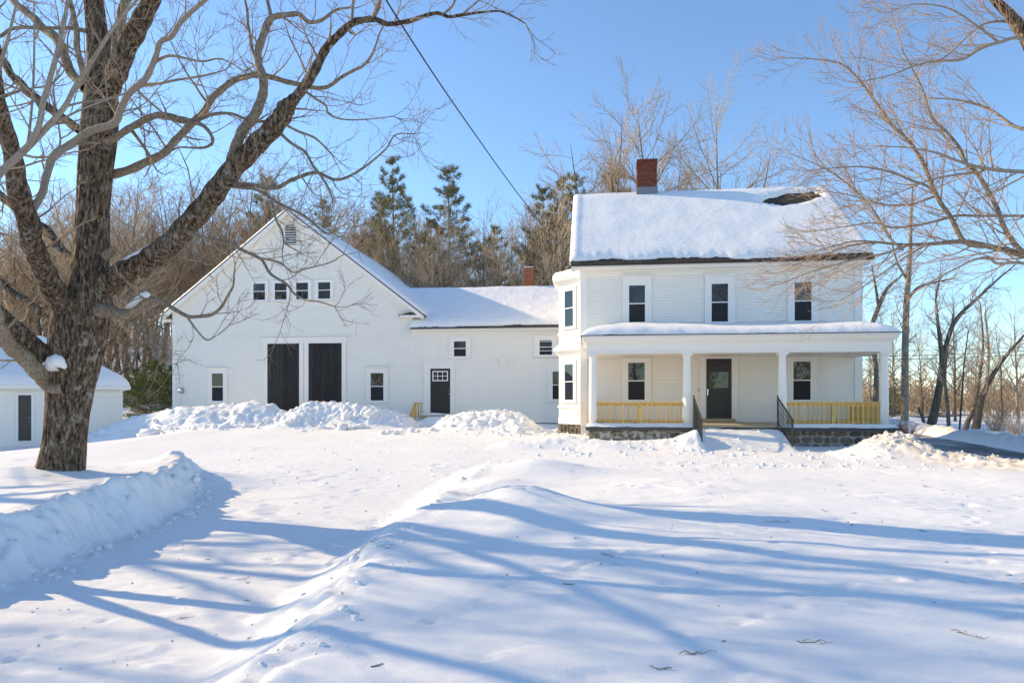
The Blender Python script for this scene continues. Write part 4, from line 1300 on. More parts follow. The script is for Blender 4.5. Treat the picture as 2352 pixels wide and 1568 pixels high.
def knobbly(P, R, k, amp, freq, m, name, parent, seed=0):
    """a limb or trunk with furrowed, uneven girth"""
    V = tube_rings(P[None], R[None], k)[0]
    a = np.arange(k) * 2 * math.pi / k
    ln = np.concatenate([[0], np.cumsum(np.linalg.norm(np.diff(P, axis=0), axis=1))])
    ca, sa = np.cos(a)[None] + 0 * ln[:, None], np.sin(a)[None] + 0 * ln[:, None]
    lz = ln[:, None] + 0 * ca
    h = np.zeros_like(ca)
    for o, g in ((1.0, 1.0), (2.1, 0.55), (4.2, 0.3)):
        w = 0.25 * perlin(lz * 1.7 * o + seed, ca * 2)
        h += g * (1 - 2.2 * np.abs(perlin(ca * freq * o + lz * 0.45 * o + seed + w, sa * freq * o - lz * 0.3 * o + w + 11)))
    h = (h - h.mean()) * 0.8
    V = P[:, None] + (V - P[:, None]) * (1 + amp * h[..., None])
    return link(name, raw_mesh(name, V.reshape(-1, 3), tube_faces(1, len(P), k), m, True), parent)

# ---- the big maple
MY = 10.6
mb = at(138, 1090, MY)
mz = gz(mb[0], mb[1])
maple = thing('maple_tree', (mb[0], mb[1], mz), 'huge old bare maple with furrowed dark trunk standing on the left lawn', 'tree')
P, R = guided([(128, 1130, 150), (136, 1092, 122), (146, 1040, 108), (152, 980, 104), (160, 900, 112), (172, 820, 130), (185, 740, 138), (200, 680, 120), (207, 620, 92), (211, 560, 84), (214, 470, 80), (220, 380, 84), (227, 300, 88), (232, 240, 84), (231, 170, 66), (225, 90, 54), (217, 20, 48), (212, -60, 44), (205, -160, 38), (196, -300, 28)], MY, 18)
knobbly(P, R, 110, 0.05, 3.6, BARK, 'trunk', maple)
# (points, distance offset at start, distance offset at end, density)
LIMBS = [
    ([(238, 250, 50), (256, 190, 52), (275, 140, 52), (307, 73, 48), (340, 15, 44), (372, -60, 38), (410, -190, 26)], 0, -0.8, 1, BARK),
    ([(250, 160, 20), (262, 90, 24), (277, 40, 23), (297, -10, 21), (330, -100, 16)], 0.2, 0.9, 1, LIMB),
    ([(196, 205, 24), (176, 182, 24), (138, 111, 24), (111, 70, 23), (59, 29, 20), (20, -10, 17), (-40, -60, 12)], 0.1, 0.9, 1, LIMB),
    ([(196, 190, 16), (187, 152, 16), (179, 97, 16), (167, 44, 14), (158, -20, 12), (150, -90, 8)], -0.2, -0.5, 1, LIMB),
    ([(185, 300, 24), (141, 272, 23), (88, 234, 24), (44, 193, 22), (9, 146, 21), (-10, 90, 18), (-30, 0, 12)], 0.1, 1.4, 1, BARK),
    ([(200, 72, 11), (160, 66, 10), (123, 66, 9), (35, 64, 9), (0, 85, 9), (-60, 110, 6)], -0.1, -1.0, 1, LIMB),
    ([(170, 730, 60), (140, 690, 62), (112, 640, 56), (88, 590, 54), (72, 544, 56), (49, 450, 54), (26, 356, 46), (7, 262, 36), (-6, 190, 32), (-20, 80, 26), (-30, -60, 16)], -0.1, -3.4, 1, BARK),
    ([(180, 605, 30), (150, 585, 28), (110, 535, 26), (40, 480, 24), (-10, 435, 20), (-60, 380, 14)], 0.3, 1.8, 1, BARK),
    ([(58, 512, 20, -1.5), (76, 480, 20, -1.45), (95, 440, 20, -1.3), (112, 394, 20, -1.15), (127, 356, 22, -1.0), (172, 322, 20), (225, 296, 19), (262, 277, 18), (273, 252, 18), (292, 221, 17), (330, 187, 16), (354, 139, 14), (368, 97, 13), (394, 86, 12), (412, 56, 12), (439, 30, 11), (476, -6, 9), (520, -50, 5)], -0.45, -1.6, 1.2, SPROUT),
    ([(330, 195, 9), (362, 192, 7), (394, 187, 6), (469, 172, 5), (520, 160, 3)], -1.0, -1.4, 1, TWIG),
    ([(352, 145, 8), (390, 129, 7), (461, 142, 5), (502, 135, 4), (540, 150, 3)], -1.1, -1.5, 1, TWIG),
    ([(228, 665, 66), (262, 640, 62), (300, 620, 58), (345, 592, 56), (394, 556, 54), (450, 499, 52), (499, 435, 50), (545, 376, 48), (600, 326, 46), (637, 277, 44), (652, 250, 42), (664, 236, 30), (682, 217, 23), (712, 176, 22), (741, 126, 20), (770, 94, 18), (808, 62, 16), (855, 47, 13), (893, 53, 11), (940, 47, 10), (970, 38, 9), (1005, 32, 8), (1034, 40, 7), (1063, 35, 7), (1107, 28, 5), (1148, 26, 4), (1180, 38, 3), (1207, 53, 2.5)], 0.0, -1.2, 1, BARK),
    ([(855, 46, 8), (870, 18, 7), (875, -20, 6), (880, -70, 4)], -0.6, -0.6, 1, LIMB),
    ([(808, 60, 7), (810, 20, 6), (812, -20, 5)], -0.5, -0.2, 1, LIMB),
    ([(1016, 35, 6), (1040, 12, 5), (1048, -20, 4)], -0.8, -0.8, 1, LIMB),
    ([(1066, 30, 5), (1084, 15, 4), (1112, -8, 3)], -0.9, -0.9, 1, LIMB),
    ([(240, 408, 26), (262, 400, 22), (319, 382, 21), (375, 356, 20), (405, 319, 18), (442, 281, 18), (472, 251, 17), (491, 221, 16), (525, 191, 15), (570, 176, 13), (600, 174, 13), (637, 180, 12), (694, 199, 11), (746, 204, 9), (779, 179, 8), (808, 164, 7), (835, 152, 6), (855, 126, 5), (873, 76, 3.5), (886, 52, 2.5)], 0.15, 0.9, 1, LIMB),
    ([(244, 326, 22), (262, 318, 18), (300, 292, 17), (337, 270, 17), (375, 264, 16), (412, 274, 14), (442, 281, 12), (469, 292, 9), (487, 319, 8), (480, 334, 7), (457, 341, 6), (412, 339, 4)], -0.1, -0.4, 1, LIMB),
    ([(450, 280, 9), (470, 270, 8), (495, 262, 8), (532, 262, 7), (577, 277, 7), (630, 279, 6), (690, 270, 3)], -0.3, 0.3, 1, LIMB),
    ([(300, 296, 10), (325, 330, 8), (345, 362, 7)], 0.0, 0.1, 0.8, LIMB),
    ([(528, 392, 30), (537, 355, 26), (555, 311, 25), (577, 270, 24), (604, 225, 22), (606, 187, 20), (593, 142, 18), (596, 105, 18), (619, 56, 16), (645, 37, 13), (686, 30, 11), (709, 49, 9), (742, 45, 8), (772, 22, 6), (800, 18, 4)], -0.3, 0.3, 1, LIMB),
    ([(620, 55, 10), (622, 37, 9), (614, 0, 8), (606, -60, 5)], 0.0, 0.3, 1, LIMB),
    ([(594, 146, 9), (580, 112, 8), (570, 50, 7), (561, -10, 5)], 0.0, 0.6, 1, LIMB),
    ([(510, 428, 14), (545, 424, 11), (581, 424, 11), (637, 431, 10), (675, 412, 9), (727, 397, 8), (770, 413, 7), (814, 398, 6), (858, 369, 5), (887, 343, 4), (908, 311, 3), (950, 308, 2)], -0.2, -1.0, 1.2, LIMB),
    ([(640, 300, 9), (650, 312, 8), (668, 328, 7), (700, 349, 7), (718, 378, 6), (735, 398, 6), (753, 428, 5), (764, 460, 4)], -0.3, -1.0, 1, LIMB),
    ([(648, 282, 8), (668, 293, 6), (691, 305, 6), (723, 319, 5), (761, 354, 4)], -0.3, 0.3, 1, LIMB),
    ([(690, 206, 8), (706, 213, 6), (723, 226, 6), (747, 243, 5), (753, 261, 5), (779, 274, 4), (829, 275, 3), (902, 267, 2)], -0.5, -0.1, 1, LIMB),
    ([(520, 420, 10), (555, 432, 8), (590, 436, 7), (627, 458, 7), (664, 477, 6), (701, 499, 6), (724, 518, 5), (750, 536, 5), (770, 532, 3)], -0.2, -1.3, 0.8, LIMB),
    ([(622, 455, 6), (629, 480, 5), (634, 505, 5), (646, 529, 5), (651, 555, 4)], -0.8, -1.0, 0.8, LIMB),
    ([(430, 530, 14), (453, 544, 9), (505, 555, 9), (546, 570, 8), (590, 590, 8), (605, 599, 7), (624, 629, 7), (657, 651, 6), (675, 674, 5), (701, 688, 4), (731, 692, 4), (768, 703, 3)], -0.3, -1.6, 0.8, LIMB),
    ([(596, 592, 6), (642, 603, 5), (675, 625, 4), (701, 618, 4), (757, 603, 3), (787, 585, 2)], -1.0, -1.2, 0.8, TWIG),
    ([(225, 712, 40), (262, 716, 30), (289, 722, 27), (315, 708, 22), (340, 692, 17), (367, 692, 13), (410, 716, 10), (441, 729, 9), (484, 724, 8), (508, 704, 7), (523, 677, 6), (536, 653, 5), (540, 610, 3)], -0.1, -1.2, 0.8, LIMB),
    ([(430, 727, 6), (449, 755, 5), (474, 780, 4), (500, 770, 2)], -0.7, -1.0, 0.8, TWIG),
    ([(300, 728, 9), (332, 770, 7), (352, 805, 6), (366, 830, 4)], -0.2, -0.6, 0.8, LIMB),
    ([(168, 915, 60, 0.3), (140, 893, 56, 0.05), (115, 876, 50, -0.2), (94, 862, 45, -0.4), (59, 825, 42, -0.7), (23, 798, 40, -1.0), (8, 755, 36, -1.3), (-10, 712, 32, -1.6), (-60, 640, 28, -2.1), (-160, 540, 26, -2.8), (-330, 420, 24, -3.7), (-560, 280, 20, -4.6)], 0, 0, 0.7, LIMB),
    ([(150, 725, 40), (105, 716, 26), (59, 692, 22), (20, 665, 20), (-12, 630, 18), (-50, 560, 12)], 0.1, 0.9, 0.8, BARK),
]
TP = [(0.33, 1.05, 0.6, 0.95, 0.16, 0.35, 0.42, 0.0058, 4), (0.19, 0.55, 0.5, 0.8, 0.17, 0.3, 0.6, 0.0042, 3), (0.14, 0.24, 0.5, 0.75, 0.18, 0.2, 0.7, 0.003, 3)]
tw = Tubes()
for k, (pts, o0, o1, dens, m) in enumerate(LIMBS):
    n = len(pts)
    pts = [(q[0], q[1], q[2], q[3] if len(q) > 3 else o0 + (o1 - o0) * i / (n - 1)) for i, q in enumerate(pts)]
    P, R = guided(pts, MY, 7)
    R = R * (1 + 0.06 * np.sin(np.arange(len(R)) * 1.3 + k))
    big = R.max() > 0.07
    ln = np.concatenate([[0], np.cumsum(np.linalg.norm(np.diff(P, axis=0), axis=1))])
    J = np.stack([perlin(ln * 2.2 + k * 3, ln * 0 + 1.5 + c * 7) for c in range(3)], 1)
    P = P + J * np.minimum(R, 0.05)[:, None] * 0.9 * np.minimum(ln / 0.6, 1)[:, None]
    if big:
        knobbly(P, R, 34, 0.05, 2.4, m, 'limb', maple, k)
    else:
        q = Tubes(); q.add(P, R, 10); q.build('limb', m, maple)
    rg = np.random.default_rng(100 + k)
    prm = [(TP[0][0] / dens, *TP[0][1:])] + TP[1:]
    ramify(tw, P, np.minimum(R, 0.05), 0, prm, rg, 0.12)
S_ = spline([(-9.0, 10.35, 2.2, 0.15), (-9.6, 9.4, 3.4, 0.125), (-9.5, 8.3, 4.8, 0.105), (-9.4, 7.2, 6.4, 0.08), (-9.2, 5.8, 8.4, 0.05)], 8)
q = Tubes(); q.add(S_[:, :3], S_[:, 3], 14); q.build('limb', BARK, maple)
ramify(tw, S_[:, :3], np.minimum(S_[:, 3], 0.05), 0, TP, np.random.default_rng(199), 0.3)
tw.build('crown', TWIG, maple)
# broken stubs
for (pts, off) in (([(150, 892, 34), (122, 893, 30), (104, 889, 20), (94, 884, 9)], -0.3), ([(120, 800, 20), (100, 793, 14), (86, 790, 12)], 0.1), ([(240, 590, 26), (258, 575, 18), (262, 566, 14)], -0.2)):
    P, R = guided([(*q, off) for q in pts], MY, 4)
    q = Tubes(); q.add(np.vstack([P, P[-1:] + 0.001]), np.append(R, 0.001), 9); q.build('stub', LIMB, maple)
# snow caught on the limbs
def snow_strip(pts, off, name='snow_cap'):
    P, R = guided([(*q, off) for q in pts], MY, 6)
    n = len(P)
    e = np.sin(np.linspace(0.06, math.pi - 0.06, n)) ** 0.5
    q = Tubes(); q.add(P, R * e * (1 + 0.25 * perlin(np.arange(n) * 0.6, 2.0 + 0 * P[:, 0])), 10)
    q.build(name, SNOW, maple)
snow_strip([(246, 630, 16), (262, 618, 20), (285, 603, 20), (312, 588, 19), (338, 573, 18), (365, 556, 16), (390, 536, 9)], -0.12)
snow_strip([(98, 848, 18), (112, 842, 34), (126, 834, 46), (138, 832, 44), (152, 846, 24)], -0.38)
snow_strip([(288, 706, 12), (302, 700, 20), (320, 689, 22), (336, 677, 22), (346, 676, 10)], -0.16)
snow_strip([(126, 660, 8), (138, 672, 12), (152, 686, 8)], -0.25)
snow_strip([(148, 680, 8), (150, 700, 12), (146, 716, 8)], -0.4)

# ---- the maple at the right edge, trunk outside the frame
SYR = 14.2
tb0 = at(2470, 1000, SYR)
rmaple = thing('maple_tree', (tb0[0], tb0[1], gz(tb0[0], tb0[1])), 'spreading bare maple reaching in from the right edge over the house', 'tree')
P, R = guided([(2470, 1080, 95), (2462, 900, 80), (2455, 740, 78), (2440, 600, 70), (2425, 460, 60), (2400, 300, 52), (2385, 150, 46), (2340, 60, 30), (2290, 5, 22), (2240, -60, 14)], SYR, 10)
knobbly(P, R, 32, 0.06, 3.2, BARK, 'trunk', rmaple, 9)
RL = [
    ([(2440, 610, 34), (2390, 600, 26), (2352, 586, 20), (2270, 566, 15), (2212, 555, 13), (2140, 560, 10), (2075, 562, 8), (2010, 556, 6), (1958, 555, 4), (1880, 575, 2.5)], 0, 0.4),
    ([(2390, 600, 18), (2344, 574, 14), (2309, 527, 13), (2286, 469, 12), (2247, 402, 11), (2219, 375, 9), (2204, 340, 8), (2172, 301, 7), (2141, 270, 6), (2118, 203, 4), (2094, 156, 3), (2070, 110, 2)], 0, -0.8),
    ([(2260, 566, 14), (2215, 555, 13), (2184, 500, 12), (2153, 453, 11), (2122, 379, 10), (2090, 328, 9), (2047, 285, 8), (2016, 242, 7), (1973, 184, 6), (1934, 148, 4), (1880, 137, 3), (1813, 133, 2)], 0.1, 0.9),
    ([(2165, 470, 8), (2133, 430, 7), (2094, 415, 6), (2055, 398, 6), (2008, 387, 5), (1958, 383, 4), (1860, 391, 2)], 0.4, -0.2),
    ([(2075, 575, 7), (2044, 547, 6), (2016, 500, 6), (1981, 453, 5), (1919, 402, 4), (1868, 375, 2.5), (1820, 355, 2)], 0.2, 0.8),
    ([(2425, 400, 18), (2352, 395, 11), (2294, 391, 10), (2243, 383, 9), (2192, 367, 7), (2153, 352, 6), (2090, 340, 4), (2020, 335, 2.5)], -0.2, -1.0),
    ([(2260, 390, 8), (2247, 395, 8), (2192, 402, 6), (2133, 414, 5), (2070, 440, 3), (2000, 460, 2)], -0.5, -0.2),
    ([(2430, 500, 14), (2352, 496, 8), (2251, 496, 7), (2192, 496, 7), (2133, 512, 6), (2055, 523, 5), (2008, 512, 4), (1950, 519, 3), (1880, 530, 2)], 0.2, 0.7),
    ([(2395, 200, 20), (2352, 94, 10), (2294, 98, 9), (2251, 113, 8), (2208, 137, 7), (2145, 141, 5), (2090, 156, 4), (2036, 176, 3), (1960, 190, 2)], 0, -0.8),
    ([(2345, 70, 9), (2313, 51, 7), (2262, 55, 6), (2219, 86, 5), (2180, 125, 4), (2130, 150, 2.5)], 0.1, 0.5),
    ([(2442, 640, 18), (2352, 605, 9), (2291, 605, 8), (2270, 591, 7), (2230, 600, 5), (2170, 630, 4), (2100, 670, 2.5)], -0.2, -1.0),
    ([(2080, 562, 7), (2040, 580, 6), (1990, 590, 5), (1930, 605, 4), (1860, 625, 3), (1800, 650, 2)], 0.2, 0.6),
    ([(2130, 560, 7), (2080, 590, 5), (2030, 625, 4), (1980, 660, 3), (1930, 690, 2)], 0.0, -0.5),
    ([(2010, 556, 6), (1950, 565, 5), (1880, 590, 3), (1820, 610, 2)], 0.5, 1.0),
    ([(2296, 99, 7), (2250, 64, 6), (2180, 20, 4), (2100, 10, 3), (2040, 30, 2)], -0.2, -1.0),
    ([(2380, 300, 12), (2330, 290, 9), (2270, 250, 7), (2200, 230, 5), (2130, 225, 3)], 0.3, 1.2),
    ([(2150, 450, 7), (2090, 470, 5), (2030, 470, 4), (1960, 450, 3), (1900, 440, 2)], 0.4, 0.0),
]
RP = [(0.2, 1.35, 0.5, 0.62, 0.09, 0.22, 0.5, 0.0064, 4), (0.17, 0.62, 0.5, 0.6, 0.1, 0.25, 0.62, 0.005, 3), (0.15, 0.26, 0.5, 0.6, 0.12, 0.25, 0.7, 0.0034, 3)]
tw = Tubes()
for k, (pts, o0, o1) in enumerate(RL):
    n = len(pts)
    pts = [(q[0], q[1], q[2], o0 + (o1 - o0) * i / (n - 1)) for i, q in enumerate(pts)]
    P, R = guided(pts, SYR, 6)
    q = Tubes(); q.add(P, R, 9); q.build('limb', LIMB if k < 3 else SPROUT, rmaple)
    ramify(tw, P, np.minimum(R, 0.035), 0, RP, np.random.default_rng(300 + k), 0.1)
tw.build('crown', TWIG_R, rmaple)

# ---- a younger tree out of frame on the left; its shoots cross in front of the maple
NY = 7.2
nb = at(-300, 1000, NY)
nmaple = thing('young_tree', (nb[0], nb[1], gz(nb[0], nb[1])), 'smooth pale-barked young tree leaning in from the left edge before the maple', 'tree')
tw = Tubes()
P, R = guided([(-300, 1200, 60), (-250, 900, 50), (-170, 640, 40), (-90, 490, 30), (-20, 412, 24), (0, 397, 22), (56, 345, 19), (94, 307, 17), (146, 249, 14), (173, 199, 12), (211, 141, 11), (264, 59, 9), (319, -5, 7), (370, -70, 4)], NY, 8)
q = Tubes(); q.add(P, R, 12); q.build('trunk', SPROUT, nmaple)
NP = [(0.3, 0.9, 0.5, 0.7, 0.12, 0.3, 0.5, 0.0045, 4), (0.2, 0.42, 0.5, 0.7, 0.14, 0.3, 0.6, 0.003, 3), (0.15, 0.2, 0.5, 0.7, 0.15, 0.2, 0.7, 0.0022, 3)]
ramify(tw, P, np.minimum(R, 0.03), 0, NP, np.random.default_rng(401), 0.35)
for k, pts in enumerate([[(60, 342, 16), (88, 293, 15), (100, 234, 15), (126, 141, 13), (146, 59, 11), (157, -10, 9), (165, -90, 6)], [(62, 335, 8), (67, 307, 7), (76, 205, 6), (79, 88, 5), (78, -20, 3)],
                         [(-90, 495, 22), (-60, 380, 18), (-30, 250, 14), (10, 120, 9), (40, 0, 6)], [(100, 300, 8), (150, 270, 6), (215, 240, 5), (290, 215, 3)], [(150, 245, 7), (190, 235, 5), (250, 225, 4), (330, 200, 2)]]):
    P, R = guided([(*q_, 0.1 * k - 0.1) for q_ in pts], NY, 6)
    q = Tubes(); q.add(P, R, 9); q.build('limb', SPROUT, nmaple)
    ramify(tw, P, np.minimum(R, 0.03), 0, NP, np.random.default_rng(410 + k), 0.15)
for k, W in enumerate([[(-8.5, 7.2, 0.9, 0.085), (-8.8, 6.6, 2.2, 0.07), (-8.9, 5.6, 3.9, 0.055), (-9.0, 4.6, 5.5, 0.045), (-9.1, 3.2, 7.4, 0.03)]]):
    S_ = spline(W, 7); P, R = S_[:, :3], S_[:, 3]
    q = Tubes(); q.add(P, R, 10); q.build('limb', SPROUT, nmaple)
    ramify(tw, P, np.minimum(R, 0.03), 0, NP, np.random.default_rng(440 + k), 0.3)
tw.build('crown', TWIG, nmaple)

# ---- forest trees: a few grown once, then copied one by one
def bare_tree(seed, h=16.0, r=0.17, crown=0.33, fine=1.0, lean=0.03, fork=True):
    rg = np.random.default_rng(seed)
    tr, cw = Tubes(), Tubes()
    n = 12
    P = wander(np.zeros(3) - np.array([0, 0, 0.4]), unit(np.array([rg.normal() * lean, rg.normal() * lean, 1])), h, n, 0.06, 0.45, rg)
    R = r * (1 - np.linspace(0, 1, n)) ** 0.9 + 0.009
    R[0] *= 1.35
    tr.add(P, R, 8)
    s = crown
    k = 0
    while s < 0.97:
        i = min(int(s * (n - 1)), n - 2); f = s * (n - 1) - i
        p = P[i] + (P[i + 1] - P[i]) * f
        rr = R[i] * (1 - f) + R[i + 1] * f
        a = rg.uniform(0, 2 * math.pi) if not k % 2 else a + math.pi + rg.normal() * 0.4
        el = rg.uniform(0.45, 0.95)
        d = unit(np.array([math.cos(a) * math.cos(el), math.sin(a) * math.cos(el), math.sin(el)]))
        l = h * (0.33 * (1 - s) + 0.125) * rg.uniform(0.7, 1.3)
        Q = wander(p, d, l, 8, 0.11, 0.4, rg)
        S = np.linspace(min(rr * 0.62, 0.09), 0.012, 8)
        (tr if S[0] > 0.03 else cw).add(Q, S, 5)
        ramify(cw, Q, S, 0, [(0.5 / fine, l * 0.42, 0.5, 0.65, 0.13, 0.4, 0.55, 0.011, 3), (0.36 / fine, l * 0.17, 0.5, 0.65, 0.14, 0.3, 0.6, 0.008, 3)], rg, 0.15)
        s += 0.5 / h * rg.uniform(0.6, 1.3)
        k += 1
    return tr.mesh('trunk', FBARK), cw.mesh('crown', FTWIG), h

def tuft_block(pts, dirs, size, rg, k, width):
    """bunches of needles: k thin blades round each point"""
    n = len(pts)
    d = rg.normal(size=(n, k, 3)); d /= np.linalg.norm(d, axis=2)[..., None]
    d = d * 0.85 + dirs[:, None] * 0.65 + np.array([0, 0, 0.25])
    d /= np.linalg.norm(d, axis=2)[..., None]
    l = size * rg.uniform(0.6, 1.15, (n, k, 1))
    side = np.cross(d, rg.normal(size=(n, k, 3))); side /= np.linalg.norm(side, axis=2)[..., None] + 1e-9
    b = pts[:, None] + rg.normal(size=(n, k, 3)) * size * 0.18
    V = np.stack([b - side * width, b + side * width, b + d * l], 2).reshape(-1, 3)
    return V, np.arange(n * k * 3).reshape(-1, 3)

def pine_tree(seed, h=19.0, r=0.2, low=0.3, reach=0.17, tuft=0.34, k=9, width=0.02, whorl=0.62, per=5, m=None, tip=0.06):
    rg = np.random.default_rng(seed)
    tr = Tubes()
    n = 10
    P = wander(np.array([0, 0, -0.4]), unit(np.array([rg.normal() * 0.02, rg.normal() * 0.02, 1])), h, n, 0.012, 0.1, rg)
    tr.add(P, r * (1 - np.linspace(0, 1, n)) ** 0.85 + 0.012, 8)
    pts, dirs = [], []
    s = low
    side = rg.uniform(0, 6.28)
    while s < 0.995:
        i = min(int(s * (n - 1)), n - 2); f = s * (n - 1) - i
        p = P[i] + (P[i + 1] - P[i]) * f
        q = (s - low) / (1 - low)
        base = h * reach * (math.sin(math.pi * min(1, (0.18 + 0.82 * (1 - q)) * 0.62)) ** 0.8) * (0.14 + 0.86 * (1 - q) ** 0.7)
        for j in range(per):
            if rg.random() < 0.27:
                continue
            a = side + j * 2 * math.pi / per + rg.normal() * 0.35
            l = (base + h * tip * 0.35) * rg.uniform(0.5, 1.25)
            d = unit(np.array([math.cos(a), math.sin(a), -0.05 + 0.55 * q + rg.normal() * 0.12]))
            Q = wander(p, d, l, 6, 0.06, 0.35, rg)
            tr.add(Q, np.linspace(0.035, 0.01, 6) * (0.5 + 0.5 * (1 - q)), 4)
            m_ = int(max(3, l / (tuft * 0.42)))
            for t in np.linspace(0.28 if q > 0.15 else 0.5, 1.0, m_):
                ii = min(int(t * 5), 4); ff = t * 5 - ii
                c = Q[ii] + (Q[ii + 1] - Q[ii]) * ff
                dd = unit(Q[ii + 1] - Q[ii])
                w = l * 0.26 * (1.1 - t)
                for _ in range(2):
                    pts.append(c + rg.normal(size=3) * np.array([w, w, w * 0.3]) + np.array([0, 0, 0.03]))
                    dirs.append(dd)
        side += rg.uniform(0.4, 1.2)
        s += whorl / h * rg.uniform(0.8, 1.25)
    for _ in range(8):
        pts.append(P[-1] + rg.normal(size=3) * 0.12); dirs.append(UP)
    V, F = tuft_block(np.array(pts), np.array(dirs), tuft, rg, k, width)
    return tr.mesh('trunk', FBARK), raw_mesh('crown', V, F, m or NEEDLE), h

BARE = [bare_tree(11 + i, 16, 0.14 + 0.02 * (i % 3), 0.2 + 0.05 * (i % 4), 1.7 if i < 4 else 1.9) for i in range(6)]
THICKET = [bare_tree(61 + i, 9, 0.07, 0.08, 1.5, 0.08) for i in range(2)]
PK = dict(tuft=0.42, k=11, width=0.026, whorl=0.72, per=5)
PINES = [pine_tree(31, 19, 0.2, 0.3, 0.22, **PK), pine_tree(32, 19, 0.22, 0.22, 0.23, **PK), pine_tree(33, 19, 0.2, 0.34, 0.23, **PK), pine_tree(34, 19, 0.19, 0.14, 0.24, **PK)]
def plant(tpl, name, x, y, h, label, cat, group, rot=None, wide=1.0, z=None):
    tm, cm, th = tpl
    t = thing(name, (x, y, gz(x, y) if z is None else z), label, cat, group)
    s = h / th
    t.scale = (s * wide, s * wide, s)
    t.rotation_euler = (0, 0, random.uniform(0, 6.28) if rot is None else rot)
    for nm, me in (('trunk', tm), ('crown', cm)):
        o = bpy.data.objects.new(nm, me); col.objects.link(o); o.parent = t
    return t
def plant_px(tpl, name, px, top, Y, label, cat, group, **kw):
    w = at(px, top, Y)
    return plant(tpl, name, w[0], w[1], max(2.0, w[2] - gz(w[0], w[1])), label, cat, group, **kw)

rf_ = random.Random(21)
# pines over the roofs: (column, treetop, distance, template)
for px, top, Y, k, lab in [(905, 362, 54, 0, 'tall pointed pine left of the gap above the ell roof'), (1042, 388, 55, 2, 'pine with flat tiers standing above the middle of the ell roof'),
                           (858, 455, 60, 1, 'pine half hidden by bare trees beside the barn ridge'), (1235, 425, 50, 1, 'dense dark pine just left of the farmhouse roof'),
                           (1275, 402, 53, 3, 'broad pine rising behind the left end of the farmhouse'), (1330, 395, 58, 0, 'pine crown peeping over the farmhouse ridge left of the chimney'),
                           (1428, 388, 60, 2, 'pine crown close beside the farmhouse chimney'), (1130, 520, 62, 2, 'short pine deep in the woods above the ell chimney'), (980, 500, 64, 1, 'short pine between the two tall pines above the ell'),
                           (600, 400, 62, 1, 'dark pine behind the left slope of the barn roof'), 
                           (755, 455, 63, 3, 'pine behind the right slope of the barn gable')]:
    plant_px(PINES[k], 'pine_tree', px, top, Y, lab, 'pine tree', 'pines behind the buildings', wide=rf_.uniform(0.85, 1.05))
# bare trees behind barn and ell
GB_ = 'bare trees in the woods'
def spot(px):
    for lim, txt in ((90, 'bare tree in the hillside woods left of the maple trunk'), (260, 'bare tree in the woods hidden partly by the maple trunk'), (400, 'bare tree on the snowy slope between the maple trunk and the barn'), (520, 'bare tree behind the lower left slope of the barn roof'),
                     (660, 'bare tree behind the upper left slope of the barn gable'), (800, 'bare tree behind the snowy right slope of the barn'), (930, 'bare tree around the tall pointed pine above the barn eave'), (1020, 'bare tree between the two tall pines above the ell'),
                     (1130, 'bare tree right of the flat-tiered pine above the ell'), (1230, 'bare tree above the small ell chimney'), (9999, 'bare tree among the dense pines left of the farmhouse roof')):
        if px < lim:
            return txt
for i in range(40):
    px = 5 + i * 17 + rf_.uniform(-8, 8)
    plant_px(BARE[i % 6], 'bare_tree', px, rf_.uniform(375, 490) + (40 if px < 150 else 0), rf_.choice([46, 52, 58, 64, 70]) if px < 380 else rf_.uniform(53, 70), spot(px), 'tree', GB_, wide=rf_.uniform(0.95, 1.35))
for i in range(16):
    px = -20 + i * 27 + rf_.uniform(-10, 10)
    plant_px(THICKET[i % 2], 'thicket_tree', px, rf_.uniform(560, 680), rf_.uniform(41, 50), 'low twiggy tree in the thicket ' + ('left of the maple trunk' if px < 120 else 'behind the maple trunk and garage' if px < 290 else 'between the garage and the barn'), 'tree', 'low thicket trees at the wood edge', wide=rf_.uniform(1.1, 1.5))
for i in range(27):
    px = 690 + i * 23 + rf_.uniform(-8, 8)
    plant_px(BARE[(i * 5 + 1) % 6], 'bare_tree', px, rf_.uniform(425, 540), rf_.uniform(43, 64), spot(px), 'tree', GB_, wide=rf_.uniform(0.85, 1.25))
for px, top, Y, k, lab in [(1478, 228, 46, 4, 'tall fine-twigged tree directly behind the farmhouse chimney'), (1418, 262, 48, 5, 'tall bare tree left of the farmhouse chimney'), (1652, 232, 47, 4, 'tall bare tree above the middle of the farmhouse ridge'),
                           (1560, 275, 50, 3, 'bare tree between the chimney and the roof middle'), (1355, 300, 47, 5, 'slanting bare tree over the left gable end of the farmhouse'), (1712, 345, 52, 2, 'lower bare tree right of the tall pair behind the ridge')]:
    plant_px(BARE[k], 'bare_tree', px, top, Y, lab, 'tree', 'bare trees behind the farmhouse', wide=1.0)
for x, y, h, k, lab in [(-19.5, 11.5, 15, 2, 'bare tree out beyond the left edge, casting fine shadows on the lawn'), (-24, 8.0, 16, 4, 'farther bare tree beyond the left edge')]:
    plant(BARE[k], 'bare_tree', x, y, h, lab, 'tree', 'bare trees beyond the left edge')
